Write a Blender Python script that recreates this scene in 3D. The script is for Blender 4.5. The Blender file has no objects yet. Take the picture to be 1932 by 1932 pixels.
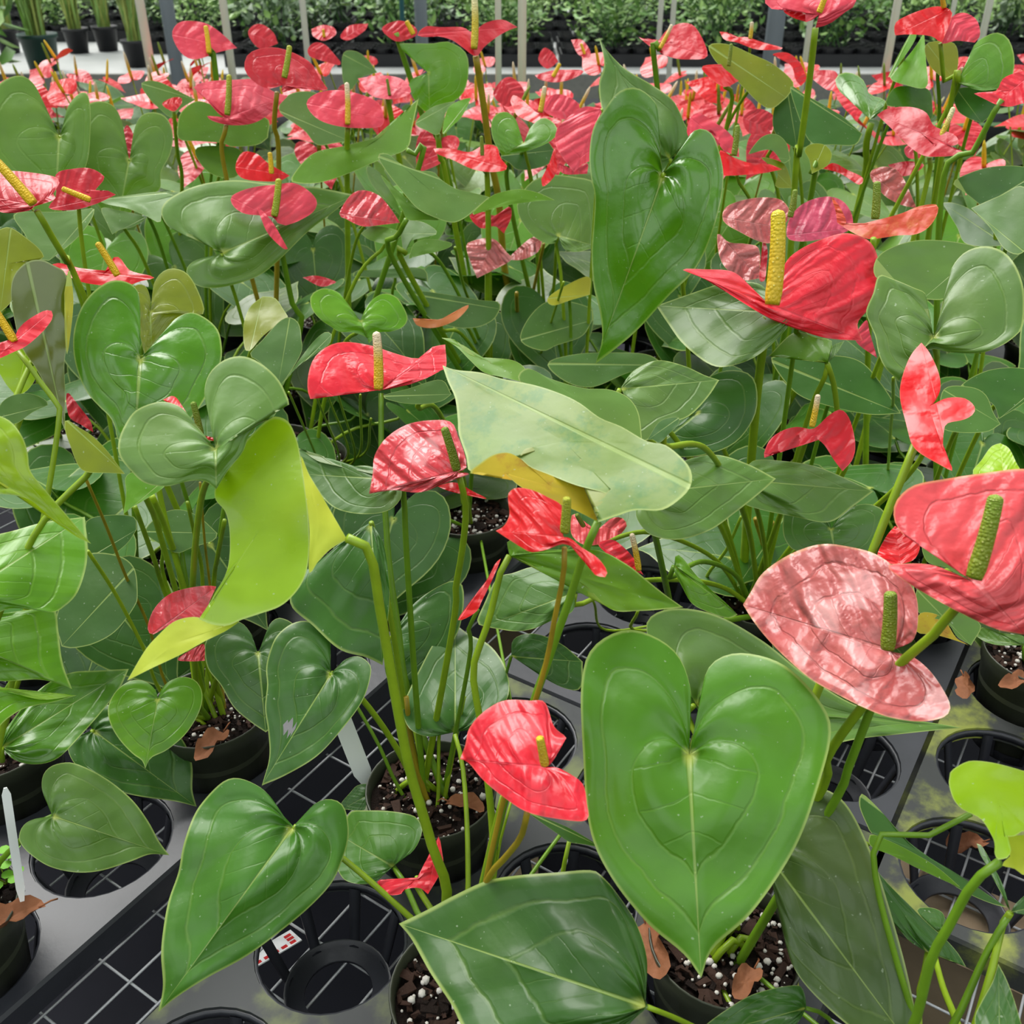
import bpy, math, random
from mathutils import Vector, Matrix
C = bpy.context.scene.collection
SC = bpy.context.scene
# ---------------- camera, world, light, exposure ----------------
PITCH, HC, FOC = math.radians(31.5), .75, 966 / math.tan(math.radians(27))
cam = bpy.data.objects.new('camera', bpy.data.cameras.new('camera')); C.objects.link(cam)
cam.location = (0, 0, HC); cam.rotation_euler = (math.pi/2 - PITCH, 0, 0)
cam.data.sensor_width = 36; cam.data.lens = 18 / math.tan(math.radians(27)); cam.data.clip_start = .02
cam.data.dof.use_dof = True; cam.data.dof.focus_distance = .78; cam.data.dof.aperture_fstop = 16
SC.camera = cam
w = bpy.data.worlds.new('world'); SC.world = w; w.use_nodes = True
nt = w.node_tree; nt.nodes.clear()
wo = nt.nodes.new('ShaderNodeOutputWorld'); bg = nt.nodes.new('ShaderNodeBackground')
tc = nt.nodes.new('ShaderNodeTexCoord'); sx = nt.nodes.new('ShaderNodeSeparateXYZ'); rp = nt.nodes.new('ShaderNodeValToRGB')
nt.links.new(tc.outputs['Generated'], sx.inputs[0]); nt.links.new(sx.outputs['Z'], rp.inputs[0])
rp.color_ramp.elements[0].position = 0; rp.color_ramp.elements[0].color = (.03, .045, .02, 1)
rp.color_ramp.elements[1].position = .5; rp.color_ramp.elements[1].color = (.95, 1, 1.0, 1)
e = rp.color_ramp.elements.new(.12); e.color = (.24, .30, .22, 1)
def wm_(op, a, b=0.0):
    o = nt.nodes.new('ShaderNodeMath'); o.operation = op
    for i, v in enumerate((a, b)):
        if isinstance(v, (int, float)): o.inputs[i].default_value = v
        else: nt.links.new(v, o.inputs[i])
    return o.outputs[0]
# a greenhouse roof: bright glazing between darker bars, gutters running away from the viewer
zc = wm_('MAXIMUM', sx.outputs['Z'], .05)
pu = wm_('PINGPONG', wm_('DIVIDE', sx.outputs['X'], zc), .55); pv = wm_('PINGPONG', wm_('DIVIDE', sx.outputs['Y'], zc), 1.1)
def soft(v, a, b):
    o = nt.nodes.new('ShaderNodeMapRange'); o.interpolation_type = 'SMOOTHSTEP'; nt.links.new(v, o.inputs[0]); o.inputs[1].default_value = a; o.inputs[2].default_value = b
    o.inputs[3].default_value = .22; o.inputs[4].default_value = 1; return o.outputs[0]
bar = wm_('MULTIPLY', soft(pu, .10, .2), soft(pv, .25, .4))
mxw = nt.nodes.new('ShaderNodeVectorMath'); mxw.operation = 'SCALE'; nt.links.new(rp.outputs[0], mxw.inputs[0]); nt.links.new(bar, mxw.inputs['Scale'])
nt.links.new(mxw.outputs[0], bg.inputs[0]); bg.inputs[1].default_value = 1.35
nt.links.new(bg.outputs[0], wo.inputs[0])
sun = bpy.data.objects.new('daylight', bpy.data.lights.new('daylight', 'SUN')); C.objects.link(sun)
sun.data.energy = 2.7; sun.data.angle = math.radians(40); sun.data.color = (1, .98, .94)
sun.rotation_euler = (math.radians(-28), math.radians(-22), 0)
SC.view_settings.view_transform = 'Standard'; SC.view_settings.look = 'None'
SC.view_settings.exposure = 0.72; SC.view_settings.gamma = 1
R = random.Random(7)

# ---------------- helpers ----------------
def ray(x, y):
    cx, cy = (x-966)/FOC, -(y-966)/FOC
    return Vector((cx, math.cos(PITCH)+cy*math.sin(PITCH), -math.sin(PITCH)+cy*math.cos(PITCH)))
CAM = Vector((0, 0, HC))
def at(x, y, d): return CAM + ray(x, y)*d
def onz(x, y, h):
    r = ray(x, y); return CAM + r*((h-HC)/r.z)
def depth(p):
    q = p-CAM; return q.y*math.cos(PITCH)-q.z*math.sin(PITCH)

class MB:
    def __init__(s): s.v = []; s.f = []; s.m = []; s.uv = []; s.uv2 = []
    def vert(s, p, uv=(0, 0), uv2=(0, 0)):
        s.v.append(Vector(p)); s.uv.append(uv); s.uv2.append(uv2); return len(s.v)-1
    def face(s, idx, m=0): s.f.append(tuple(idx)); s.m.append(m)
    def box(s, a, b, m=0, M=None):
        c = [Vector((x, y, z)) for z in (a[2], b[2]) for y in (a[1], b[1]) for x in (a[0], b[0])]
        if M: c = [M @ p for p in c]
        i = [s.vert(p) for p in c]
        for f in ((0,2,3,1), (4,5,7,6), (0,1,5,4), (1,3,7,5), (3,2,6,7), (2,0,4,6)): s.face([i[k] for k in f], m)
    def tube(s, pts, rad, n=8, m=0, cap=True):
        pts = [Vector(p) for p in pts]; k = len(pts)
        if not hasattr(rad, '__len__'): rad = [rad]*k
        rings = []; prev = None
        for i, p in enumerate(pts):
            t = (pts[min(i+1, k-1)]-pts[max(i-1, 0)])
            t = t.normalized() if t.length > 1e-9 else Vector((0, 0, 1))
            if prev is None:
                a = Vector((1, 0, 0)) if abs(t.x) < .8 else Vector((0, 1, 0)); nn = (a-t*a.dot(t)).normalized()
            else:
                nn = prev-t*prev.dot(t); nn = nn.normalized() if nn.length > 1e-6 else prev
            prev = nn; b = t.cross(nn)
            rings.append([s.vert(p+(nn*math.cos(2*math.pi*j/n)+b*math.sin(2*math.pi*j/n))*rad[i], (j/n, i/(k-1)), (i/(k-1), 0)) for j in range(n)])
        for i in range(k-1):
            for j in range(n):
                s.face((rings[i][j], rings[i][(j+1) % n], rings[i+1][(j+1) % n], rings[i+1][j]), m)
        if cap:
            s.face(rings[0][::-1], m); s.face(rings[-1], m)
    def lathe(s, prof, n=32, m=0, c=(0, 0, 0)):
        rings = [[s.vert((c[0]+r*math.cos(2*math.pi*j/n), c[1]+r*math.sin(2*math.pi*j/n), c[2]+z)) for j in range(n)] for r, z in prof]
        for i in range(len(prof)-1):
            for j in range(n):
                s.face((rings[i][j], rings[i][(j+1) % n], rings[i+1][(j+1) % n], rings[i+1][j]), m)
    def build(s, name, mats, parent=None, smooth=True, off=None):
        me = bpy.data.meshes.new(name)
        o0 = off if off is not None else Vector((0, 0, 0))
        me.from_pydata([tuple(p-o0) for p in s.v], [], s.f)
        if not isinstance(mats, (list, tuple)): mats = [mats]
        for m in mats: me.materials.append(m)
        me.polygons.foreach_set('material_index', s.m)
        if smooth: me.polygons.foreach_set('use_smooth', [True]*len(s.f))
        a = me.uv_layers.new(name='UVMap'); b = me.uv_layers.new(name='rim')
        fa = []; fb = []
        for l in me.loops:
            fa += s.uv[l.vertex_index]; fb += s.uv2[l.vertex_index]
        a.data.foreach_set('uv', fa); b.data.foreach_set('uv', fb)
        me.update()
        o = bpy.data.objects.new(name, me); C.objects.link(o)
        if parent: o.parent = parent
        return o
def tag(o, label=None, cat=None, group=None, kind=None):
    if label: o['label'] = label
    if cat: o['category'] = cat
    if group: o['group'] = group
    if kind: o['kind'] = kind
    return o
def empty(name, loc, label=None, cat=None, group=None):
    o = bpy.data.objects.new(name, None); C.objects.link(o); o.location = loc; o.empty_display_size = .02
    return tag(o, label, cat, group)
def crom(P, n):      # open Catmull-Rom through P, n samples by arc length
    if len(P) == 2: return [P[0].lerp(P[1], i/(n-1)) for i in range(n)]
    Q = [P[0]*2-P[1]]+list(P)+[P[-1]*2-P[-2]]; out = []
    for i in range(1, len(Q)-2):
        a, b, c, d = Q[i-1:i+3]
        for k in range(8):
            t = k/8
            out.append(((b*2)+(c-a)*t+(a*2-b*5+c*4-d)*t*t+(b*3-a-c*3+d)*t**3)*.5)
    out.append(Q[-2].copy())
    L = [0]
    for i in range(1, len(out)): L.append(L[-1]+(out[i]-out[i-1]).length)
    res = []; j = 0
    for i in range(n):
        t = L[-1]*i/(n-1)
        while j < len(L)-2 and L[j+1] < t: j += 1
        u = (t-L[j])/max(1e-9, L[j+1]-L[j]); res.append(out[j].lerp(out[j+1], min(1, u)))
    return res
def nz(x, y, z):     # cheap smooth value noise
    return math.sin(x*1.7+math.sin(y*2.3+z))*math.cos(y*1.3-math.sin(x*1.9+z*1.7))

# ---------------- materials ----------------
class NT:
    def __init__(s, name):
        s.m = bpy.data.materials.new(name); s.m.use_nodes = True; s.t = s.m.node_tree; s.t.nodes.clear()
        s.out = s.n('ShaderNodeOutputMaterial')
    def n(s, ty, **k):
        o = s.t.nodes.new(ty)
        for a, b in k.items(): setattr(o, a, b)
        return o
    def put(s, sock, v):
        if hasattr(v, 'links') or isinstance(v, bpy.types.NodeSocket): s.t.links.new(v, sock)
        elif isinstance(v, (tuple, list)) and len(v) == 3 and sock.type == 'RGBA': sock.default_value = (*v, 1)
        else: sock.default_value = v
    def ma(s, op, a, b=0.0, c=0.0, clamp=False):
        o = s.n('ShaderNodeMath', operation=op, use_clamp=clamp)
        s.put(o.inputs[0], a); s.put(o.inputs[1], b); s.put(o.inputs[2], c); return o.outputs[0]
    def mix(s, f, a, b):
        o = s.n('ShaderNodeMix', data_type='RGBA'); s.put(o.inputs[0], f); s.put(o.inputs[6], a); s.put(o.inputs[7], b); return o.outputs[2]
    def ss(s, v, a, b):      # smoothstep a..b -> 0..1
        o = s.n('ShaderNodeMapRange', interpolation_type='SMOOTHSTEP'); s.put(o.inputs[0], v); o.inputs[1].default_value = a; o.inputs[2].default_value = b
        return o.outputs[0]
    def noise(s, vec, sc, det=3.0, rough=.55):
        o = s.n('ShaderNodeTexNoise'); s.put(o.inputs['Vector'], vec); o.inputs['Scale'].default_value = sc
        o.inputs['Detail'].default_value = det; o.inputs['Roughness'].default_value = rough; return o.outputs[0]
def bsdf(T, col, rough=.5, spec=.5, normal=None, metal=0, coat=0, trans=None):
    p = T.n('ShaderNodeBsdfPrincipled'); T.put(p.inputs['Base Color'], col); T.put(p.inputs['Roughness'], rough)
    T.put(p.inputs['Specular IOR Level'], spec); T.put(p.inputs['Metallic'], metal)
    if coat: p.inputs['Coat Weight'].default_value = coat; p.inputs['Coat Roughness'].default_value = .13
    if normal: T.put(p.inputs['Normal'], normal)
    out = p.outputs[0]
    if trans:
        t = T.n('ShaderNodeBsdfTranslucent'); T.put(t.inputs[0], trans[1])
        mx = T.n('ShaderNodeMixShader'); mx.inputs[0].default_value = trans[0]
        T.t.links.new(out, mx.inputs[1]); T.t.links.new(t.outputs[0], mx.inputs[2]); out = mx.outputs[0]
    T.t.links.new(out, T.out.inputs[0]); return p
def sc3(c, k): return tuple(min(1, x*k) for x in c)
def leaf_mat(name, col0, rough=.38, spec=.5, vein=(.30, .42, .10), vs=1.0, patch=None, noveins=False, spathe=False, coat=0, bump=.35, rim=None, var=.25, tr=.22):
    T = NT(name); col = (col0[0]*1.18, col0[1], col0[2]*.42) if not spathe else col0
    u = T.n('ShaderNodeUVMap', uv_map='UVMap').outputs[0]; r = T.n('ShaderNodeUVMap', uv_map='rim').outputs[0]
    s1 = T.n('ShaderNodeSeparateXYZ'); T.put(s1.inputs[0], u); x, y = s1.outputs[0], s1.outputs[1]
    s2 = T.n('ShaderNodeSeparateXYZ'); T.put(s2.inputs[0], r); t, s = s2.outputs[0], s2.outputs[1]
    oi = T.n('ShaderNodeObjectInfo').outputs['Random']
    ax = T.ma('ABSOLUTE', x)
    g = T.n('ShaderNodeTexCoord').outputs['Object']
    n1 = T.noise(g, 34, 4); n2 = T.noise(g, 160, 3); n3 = T.noise(g, 9, 2)
    # wobble for natural veins
    wob = T.ma('MULTIPLY', T.ma('SUBTRACT', n1, .5), .10 if not spathe else .22)
    # midrib
    mw = T.ma('MULTIPLY', T.ma('SUBTRACT', 1.5, y), .013)
    mid = T.ma('SUBTRACT', 1.0, T.ma('DIVIDE', ax, mw), clamp=True); mid = T.ma('MULTIPLY', T.ss(mid, 0, .6), T.ss(y, -.02, .03))
    # lateral (pinnate) veins
    ph = T.ma('SUBTRACT', y, T.ma('MULTIPLY', ax, .62 if not spathe else .5)); ph = T.ma('ADD', ph, wob)
    fr = T.ma('ABSOLUTE', T.ma('SUBTRACT', T.ma('FRACT', T.ma('MULTIPLY', ph, 4.2 if not spathe else 5.5)), .5))   # .5 at line
    lat = T.ss(fr, .455, .49); pill = T.ma('SUBTRACT', 1.0, T.ma('MULTIPLY', fr, 2))
    gate = T.ma('MULTIPLY', T.ss(y, -.05, .12), T.ss(T.ma('ABSOLUTE', s), .12, .2))
    lat = T.ma('MULTIPLY', lat, gate)
    # arcs running to the tip
    def arc(k, a, b, wd):
        dlt = T.ma('ABSOLUTE', T.ma('SUBTRACT', T.ma('ADD', t, wob), T.ma('MULTIPLY', T.ss(s, a, b), k)))
        o = T.n('ShaderNodeMapRange', interpolation_type='SMOOTHSTEP'); T.put(o.inputs[0], dlt)
        o.inputs[1].default_value = 0; o.inputs[2].default_value = wd; o.inputs[3].default_value = 1; o.inputs[4].default_value = 0
        return T.ma('MULTIPLY', o.outputs[0], T.ma('MULTIPLY', T.ss(s, .05, .12), T.ss(t, .02, .08)))
    a1 = arc(.80, .08, .36, .022); a2 = arc(.56, .26, .62, .020)
    inner = T.ma('SUBTRACT', 1.0, T.ss(t, .50, .62)); lat = T.ma('MULTIPLY', lat, inner)
    veins = T.ma('MAXIMUM', T.ma('MAXIMUM', a1, T.ma('MULTIPLY', a2, .8)), T.ma('MULTIPLY', lat, .35))
    hub = T.ma('SUBTRACT', 1.0, T.ss(t, .0, .09))
    fine = T.ma('MULTIPLY', T.ma('SUBTRACT', n1, .45), 1.0)
    base = T.mix(T.ma('ADD', T.ma('MULTIPLY', n1, .8), T.ma('MULTIPLY', T.ma('SUBTRACT', oi, .5), var*2), clamp=True), sc3(col, .72), sc3(col, 1.35))
    base = T.mix(T.ma('MULTIPLY', T.ss(n3, .45, .7), .35), base, (min(1, col[0]*1.5+.01), min(1, col[1]*1.15), col[2]*.8) if not spathe else sc3(col, 1.15))
    if patch: base = T.mix(T.ma('MULTIPLY', T.ss(T.noise(g, 60, 5, .7), .48, .66), patch[1]), base, patch[0])
    if not noveins:
        base = T.mix(T.ma('MULTIPLY', veins, (.15 if not spathe else .0)*vs), base, vein)
        base = T.mix(T.ma('MULTIPLY', mid, (.7 if not spathe else .25)*vs), base, vein)
        base = T.mix(T.ma('MULTIPLY', hub, .8), base, (.55, .62, .10) if not spathe else sc3(col, .8))
    sp = T.ma('MULTIPLY', T.ss(T.noise(g, 420, 1, .3), .765, .79), .4 if not spathe else 0.0)
    base = T.mix(sp, base, (.5, .6, .42))
    base = T.mix(T.ma('MULTIPLY', T.ss(t, .972, .992), .6), base, rim or (.42, .52, .14))
    geo = T.n('ShaderNodeNewGeometry').outputs['Backfacing']
    under = sc3((col[0]*1.5+.02, col[1]*1.1, col[2]), 1.0) if not spathe else sc3(col, .9)
    base = T.mix(T.ma('MULTIPLY', geo, .7), base, under)
    h = T.ma('MULTIPLY', T.ma('ADD', T.ma('MULTIPLY', n2, .12), T.ma('MULTIPLY', n1, .8)), 1.0)
    if spathe:
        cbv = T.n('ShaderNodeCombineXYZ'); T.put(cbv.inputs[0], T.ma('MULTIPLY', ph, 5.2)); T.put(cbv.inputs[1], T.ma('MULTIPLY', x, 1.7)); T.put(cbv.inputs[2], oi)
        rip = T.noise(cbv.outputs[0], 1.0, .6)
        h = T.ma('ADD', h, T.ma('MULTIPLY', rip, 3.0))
        base = T.mix(T.ma('MULTIPLY', T.ss(rip, .48, .30), .5), base, (col[0]*.85, col[1]*.25, col[2]*.3))  # shade of the ripple hollows put into the colour as deeper red
    if not noveins:
        h = T.ma('ADD', h, T.ma('MULTIPLY', T.ma('MULTIPLY', pill, gate), .22 if not spathe else .0)); h = T.ma('ADD', h, T.ma('MULTIPLY', T.noise(g, 22, 1), 2.0 if not spathe else 2.4))
        h = T.ma('SUBTRACT', h, T.ma('MULTIPLY', T.ma('ADD', veins, mid), .7 if not spathe else .18))
        if spathe: h = T.ma('ADD', h, T.ma('MULTIPLY', T.noise(g, 60, 2), .9))
    bp = T.n('ShaderNodeBump'); bp.inputs['Strength'].default_value = bump; bp.inputs['Distance'].default_value = .0022 if not spathe else .0035
    T.put(bp.inputs['Height'], h)
    rg = T.ma('ADD', rough-.06, T.ma('MULTIPLY', n1, .14))
    bsdf(T, base, rg, spec*.85, bp.outputs[0], coat=min(1, coat+.16) if not spathe else coat*.8, trans=(tr, sc3(col, 1.9)))
    return T.m
def simple(name, col, rough=.6, spec=.4, var=.25, scale=40, col2=None, bump=0, metal=0, thr=(.4, .6), coord='Object', det=4):
    T = NT(name); g = T.n('ShaderNodeTexCoord').outputs[coord]
    n1 = T.noise(g, scale, det); c = T.mix(T.ss(n1, *thr) if col2 else n1, sc3(col, 1-var), col2 or sc3(col, 1+var))
    nb = None
    if bump:
        b = T.n('ShaderNodeBump'); b.inputs['Strength'].default_value = bump; b.inputs['Distance'].default_value = .002; T.put(b.inputs['Height'], T.noise(g, scale*2.5, 4)); nb = b.outputs[0]
    bsdf(T, c, rough, spec, nb, metal); return T.m
def spadix_mat(name, base, tip, dots):
    T = NT(name); u = T.n('ShaderNodeUVMap', uv_map='UVMap').outputs[0]
    s1 = T.n('ShaderNodeSeparateXYZ'); T.put(s1.inputs[0], u)
    v = s1.outputs[1]
    cb = T.n('ShaderNodeCombineXYZ'); T.put(cb.inputs[0], T.ma('MULTIPLY', s1.outputs[0], 13)); T.put(cb.inputs[1], T.ma('MULTIPLY', v, 26))
    vo = T.n('ShaderNodeTexVoronoi'); vo.inputs['Scale'].default_value = 1; vo.inputs['Randomness'].default_value = .65; T.put(vo.inputs['Vector'], cb.outputs[0])
    d = vo.outputs['Distance']
    c = T.mix(T.ss(v, .35, .9), base, tip); c = T.mix(T.ma('MULTIPLY', T.ma('SUBTRACT', 1, T.ss(d, .10, .26)), .9), c, dots)
    b = T.n('ShaderNodeBump'); b.inputs['Strength'].default_value = .8; b.inputs['Distance'].default_value = .0012; T.put(b.inputs['Height'], T.ma('SUBTRACT', 1, d))
    bsdf(T, c, .45, .4, b.outputs[0]); return T.m
LM = {
 'm': leaf_mat('green_leaf', (.055, .205, .014), rough=.36),
 'b': leaf_mat('bright_green_leaf', (.085, .28, .014), rough=.34),
 'b2': leaf_mat('mid_green_leaf', (.07, .24, .02), rough=.3, coat=.2),
 'b3': leaf_mat('fresh_green_leaf', (.06, .23, .03), rough=.42),
 'b4': leaf_mat('soft_green_leaf', (.09, .24, .035), rough=.5),
 'bd': leaf_mat('shiny_green_leaf', (.055, .205, .012), rough=.26, coat=.35, bump=.5),
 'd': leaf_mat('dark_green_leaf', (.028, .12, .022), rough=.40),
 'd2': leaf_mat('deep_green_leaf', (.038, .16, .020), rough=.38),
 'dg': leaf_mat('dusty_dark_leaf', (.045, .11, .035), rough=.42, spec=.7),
 'g': leaf_mat('grey_green_leaf', (.075, .20, .045), rough=.44, spec=.7),
 'g2': leaf_mat('dull_green_leaf', (.050, .155, .038), rough=.45, spec=.6),
 'g3': leaf_mat('blue_green_leaf', (.055, .165, .045), rough=.5, spec=.5),
 'gp': leaf_mat('mottled_leaf', (.13, .25, .085), rough=.46, spec=.7, patch=((.05, .19, .03), .75)),
 'l': leaf_mat('lime_leaf', (.21, .42, .002), rough=.30, coat=.2, vein=(.5, .62, .1)),
 'ln': leaf_mat('lime_leaf_face', (.20, .41, .001), rough=.28, coat=.3, vein=(.5, .62, .1), noveins=True, tr=.3),
 'lu': leaf_mat('lime_leaf_underside', (.36, .50, .06), rough=.5, vein=(.30, .42, .06), noveins=True),
 'u': leaf_mat('leaf_underside', (.075, .215, .010), rough=.5, spec=.3, noveins=True),
 'o': leaf_mat('olive_leaf', (.17, .25, .012), rough=.34, coat=.1),
 'o2': leaf_mat('dark_olive_leaf', (.085, .14, .012), rough=.22, coat=.5),
 'y': leaf_mat('yellow_green_leaf', (.33, .38, .03), rough=.42),
 'yb': leaf_mat('yellowing_leaf_underside', (.36, .33, .02), rough=.5, noveins=True, patch=((.35, .15, .01), .8)),
 'br': leaf_mat('withered_brown_leaf', (.40, .13, .04), rough=.6, noveins=True, rim=(.3, .1, .04)),
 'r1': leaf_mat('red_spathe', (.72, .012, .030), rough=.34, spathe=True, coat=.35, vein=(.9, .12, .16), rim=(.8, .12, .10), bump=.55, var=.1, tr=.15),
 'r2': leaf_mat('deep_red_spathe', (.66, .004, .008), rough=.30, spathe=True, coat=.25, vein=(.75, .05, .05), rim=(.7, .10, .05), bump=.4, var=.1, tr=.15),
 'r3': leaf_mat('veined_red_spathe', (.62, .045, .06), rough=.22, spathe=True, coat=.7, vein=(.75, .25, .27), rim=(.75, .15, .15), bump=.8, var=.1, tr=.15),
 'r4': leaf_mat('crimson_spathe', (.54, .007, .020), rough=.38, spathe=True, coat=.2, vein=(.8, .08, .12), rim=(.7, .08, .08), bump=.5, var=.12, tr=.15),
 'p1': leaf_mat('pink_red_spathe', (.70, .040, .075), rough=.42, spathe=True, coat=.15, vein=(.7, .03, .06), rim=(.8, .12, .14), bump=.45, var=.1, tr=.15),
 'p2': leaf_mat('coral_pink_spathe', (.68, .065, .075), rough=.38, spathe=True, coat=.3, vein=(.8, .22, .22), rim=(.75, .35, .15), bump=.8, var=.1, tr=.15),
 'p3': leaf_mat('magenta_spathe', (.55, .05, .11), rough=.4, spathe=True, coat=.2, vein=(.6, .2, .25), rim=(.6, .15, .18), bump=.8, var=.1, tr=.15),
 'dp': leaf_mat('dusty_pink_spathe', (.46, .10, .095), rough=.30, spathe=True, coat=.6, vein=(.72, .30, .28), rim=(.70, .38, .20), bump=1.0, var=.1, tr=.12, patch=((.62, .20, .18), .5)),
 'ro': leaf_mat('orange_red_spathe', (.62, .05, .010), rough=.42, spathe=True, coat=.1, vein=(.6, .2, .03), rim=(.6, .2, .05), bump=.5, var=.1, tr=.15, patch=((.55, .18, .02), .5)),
}
SPM = {'y': spadix_mat('yellow_spadix', (.62, .42, .015), (.72, .55, .02), (.85, .78, .25)),
 'g': spadix_mat('green_spadix', (.19, .24, .012), (.20, .30, .02), (.62, .60, .20)),
 'gy': spadix_mat('yellow_green_spadix', (.30, .36, .015), (.42, .45, .02), (.62, .60, .20)),
 'w': spadix_mat('white_tipped_spadix', (.72, .45, .02), (.85, .68, .48), (.80, .62, .2)),
 'yw': spadix_mat('cream_tipped_spadix', (.55, .42, .02), (.80, .74, .42), (.7, .62, .2)),
 'o': spadix_mat('golden_spadix', (.85, .52, .01), (.85, .56, .02), (.88, .62, .06))}
STEM = simple('green_stem', (.22, .34, .010), .4, .45, .3, 60)
STEML = simple('lime_stem', (.33, .47, .012), .36, .5, .2, 50)
STEMB = simple('bronze_stem', (.30, .22, .012), .4, .45, .4, 50)
STEMD = simple('dark_green_stem', (.13, .26, .010), .4, .45, .3, 60)
POTM = simple('olive_black_plastic', (.040, .045, .028), .42, .45, .3, 25)
SOILM = simple('potting_soil', (.014, .008, .006), .9, .2, .6, 260, bump=1)
BARKM = simple('bark_chips', (.034, .015, .009), .8, .25, .5, 90, bump=.5)
PERLM = simple('perlite', (.62, .58, .53), .8, .3, .2, 200, bump=.4)
TRAYM = simple('black_tray_plastic', (.022, .023, .030), .42, .5, .35, 30, bump=.15)
MOSSR = simple('very_mossy_tray_plastic', (.050, .054, .052), .6, .4, .3, 16, col2=(.22, .25, .045), bump=.4, thr=(.44, .60), det=8)
MOSSY = simple('mossy_tray_plastic', (.036, .040, .042), .55, .4, .3, 14, col2=(.115, .135, .045), bump=.3, thr=(.50, .66), det=8)
WIREM = simple('galvanised_wire', (.55, .56, .58), .45, .5, .2, 30, metal=.3)
WOODM = simple('weathered_wood', (.27, .20, .13), .8, .25, .4, 18, bump=.5)
FLOORM = simple('dark_ground_cloth', (.012, .012, .018), .8, .2, .4, 6)
TAGM = simple('white_plastic', (.92, .93, .94), .45, .4, .05, 10)
BENCHM = simple('grey_bench_top', (.40, .41, .40), .7, .3, .15, 6)
DRYM = simple('dry_leaf', (.26, .10, .045), .7, .25, .4, 60, bump=.5)

# ---------------- heart template ----------------
HALF = crom([Vector(p) for p in ((0, 0), (.05, -.18), (.18, -.36), (.40, -.43), (.60, -.33), (.73, -.06), (.72, .25), (.60, .56), (.38, .86), (.14, 1.14), (0, 1.36))], 101)
def hx(s):           # s 0..1 on the half contour
    i = max(0, min(100, s*100)); k = min(99, int(i)); return HALF[k].lerp(HALF[k+1], i-k)
OFF = {'F': (0, 0, 1), 'a': (0, 0, 0), 'b': (640, 0, 0), 'c': (1272, 0, 0), 'd': (0, 450, 0), 'e': (640, 450, 0), 'f': (1272, 450, 0),
       'g': (0, 900, 0), 'h': (640, 900, 0), 'i': (1272, 900, 0), 'j': (0, 1400, 0), 'k': (640, 1400, 0), 'l': (1272, 1400, 0)}
def cv(reg, x, y):
    ox, oy, one = OFF[reg]; k = 1 if one else 660/1932
    return Vector((ox+x*k, oy+y*k))
def dfac(y):
    return 1.25 if y < 600 else (1.0 if y > 850 else 1.25-.25*(y-600)/250)
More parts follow.
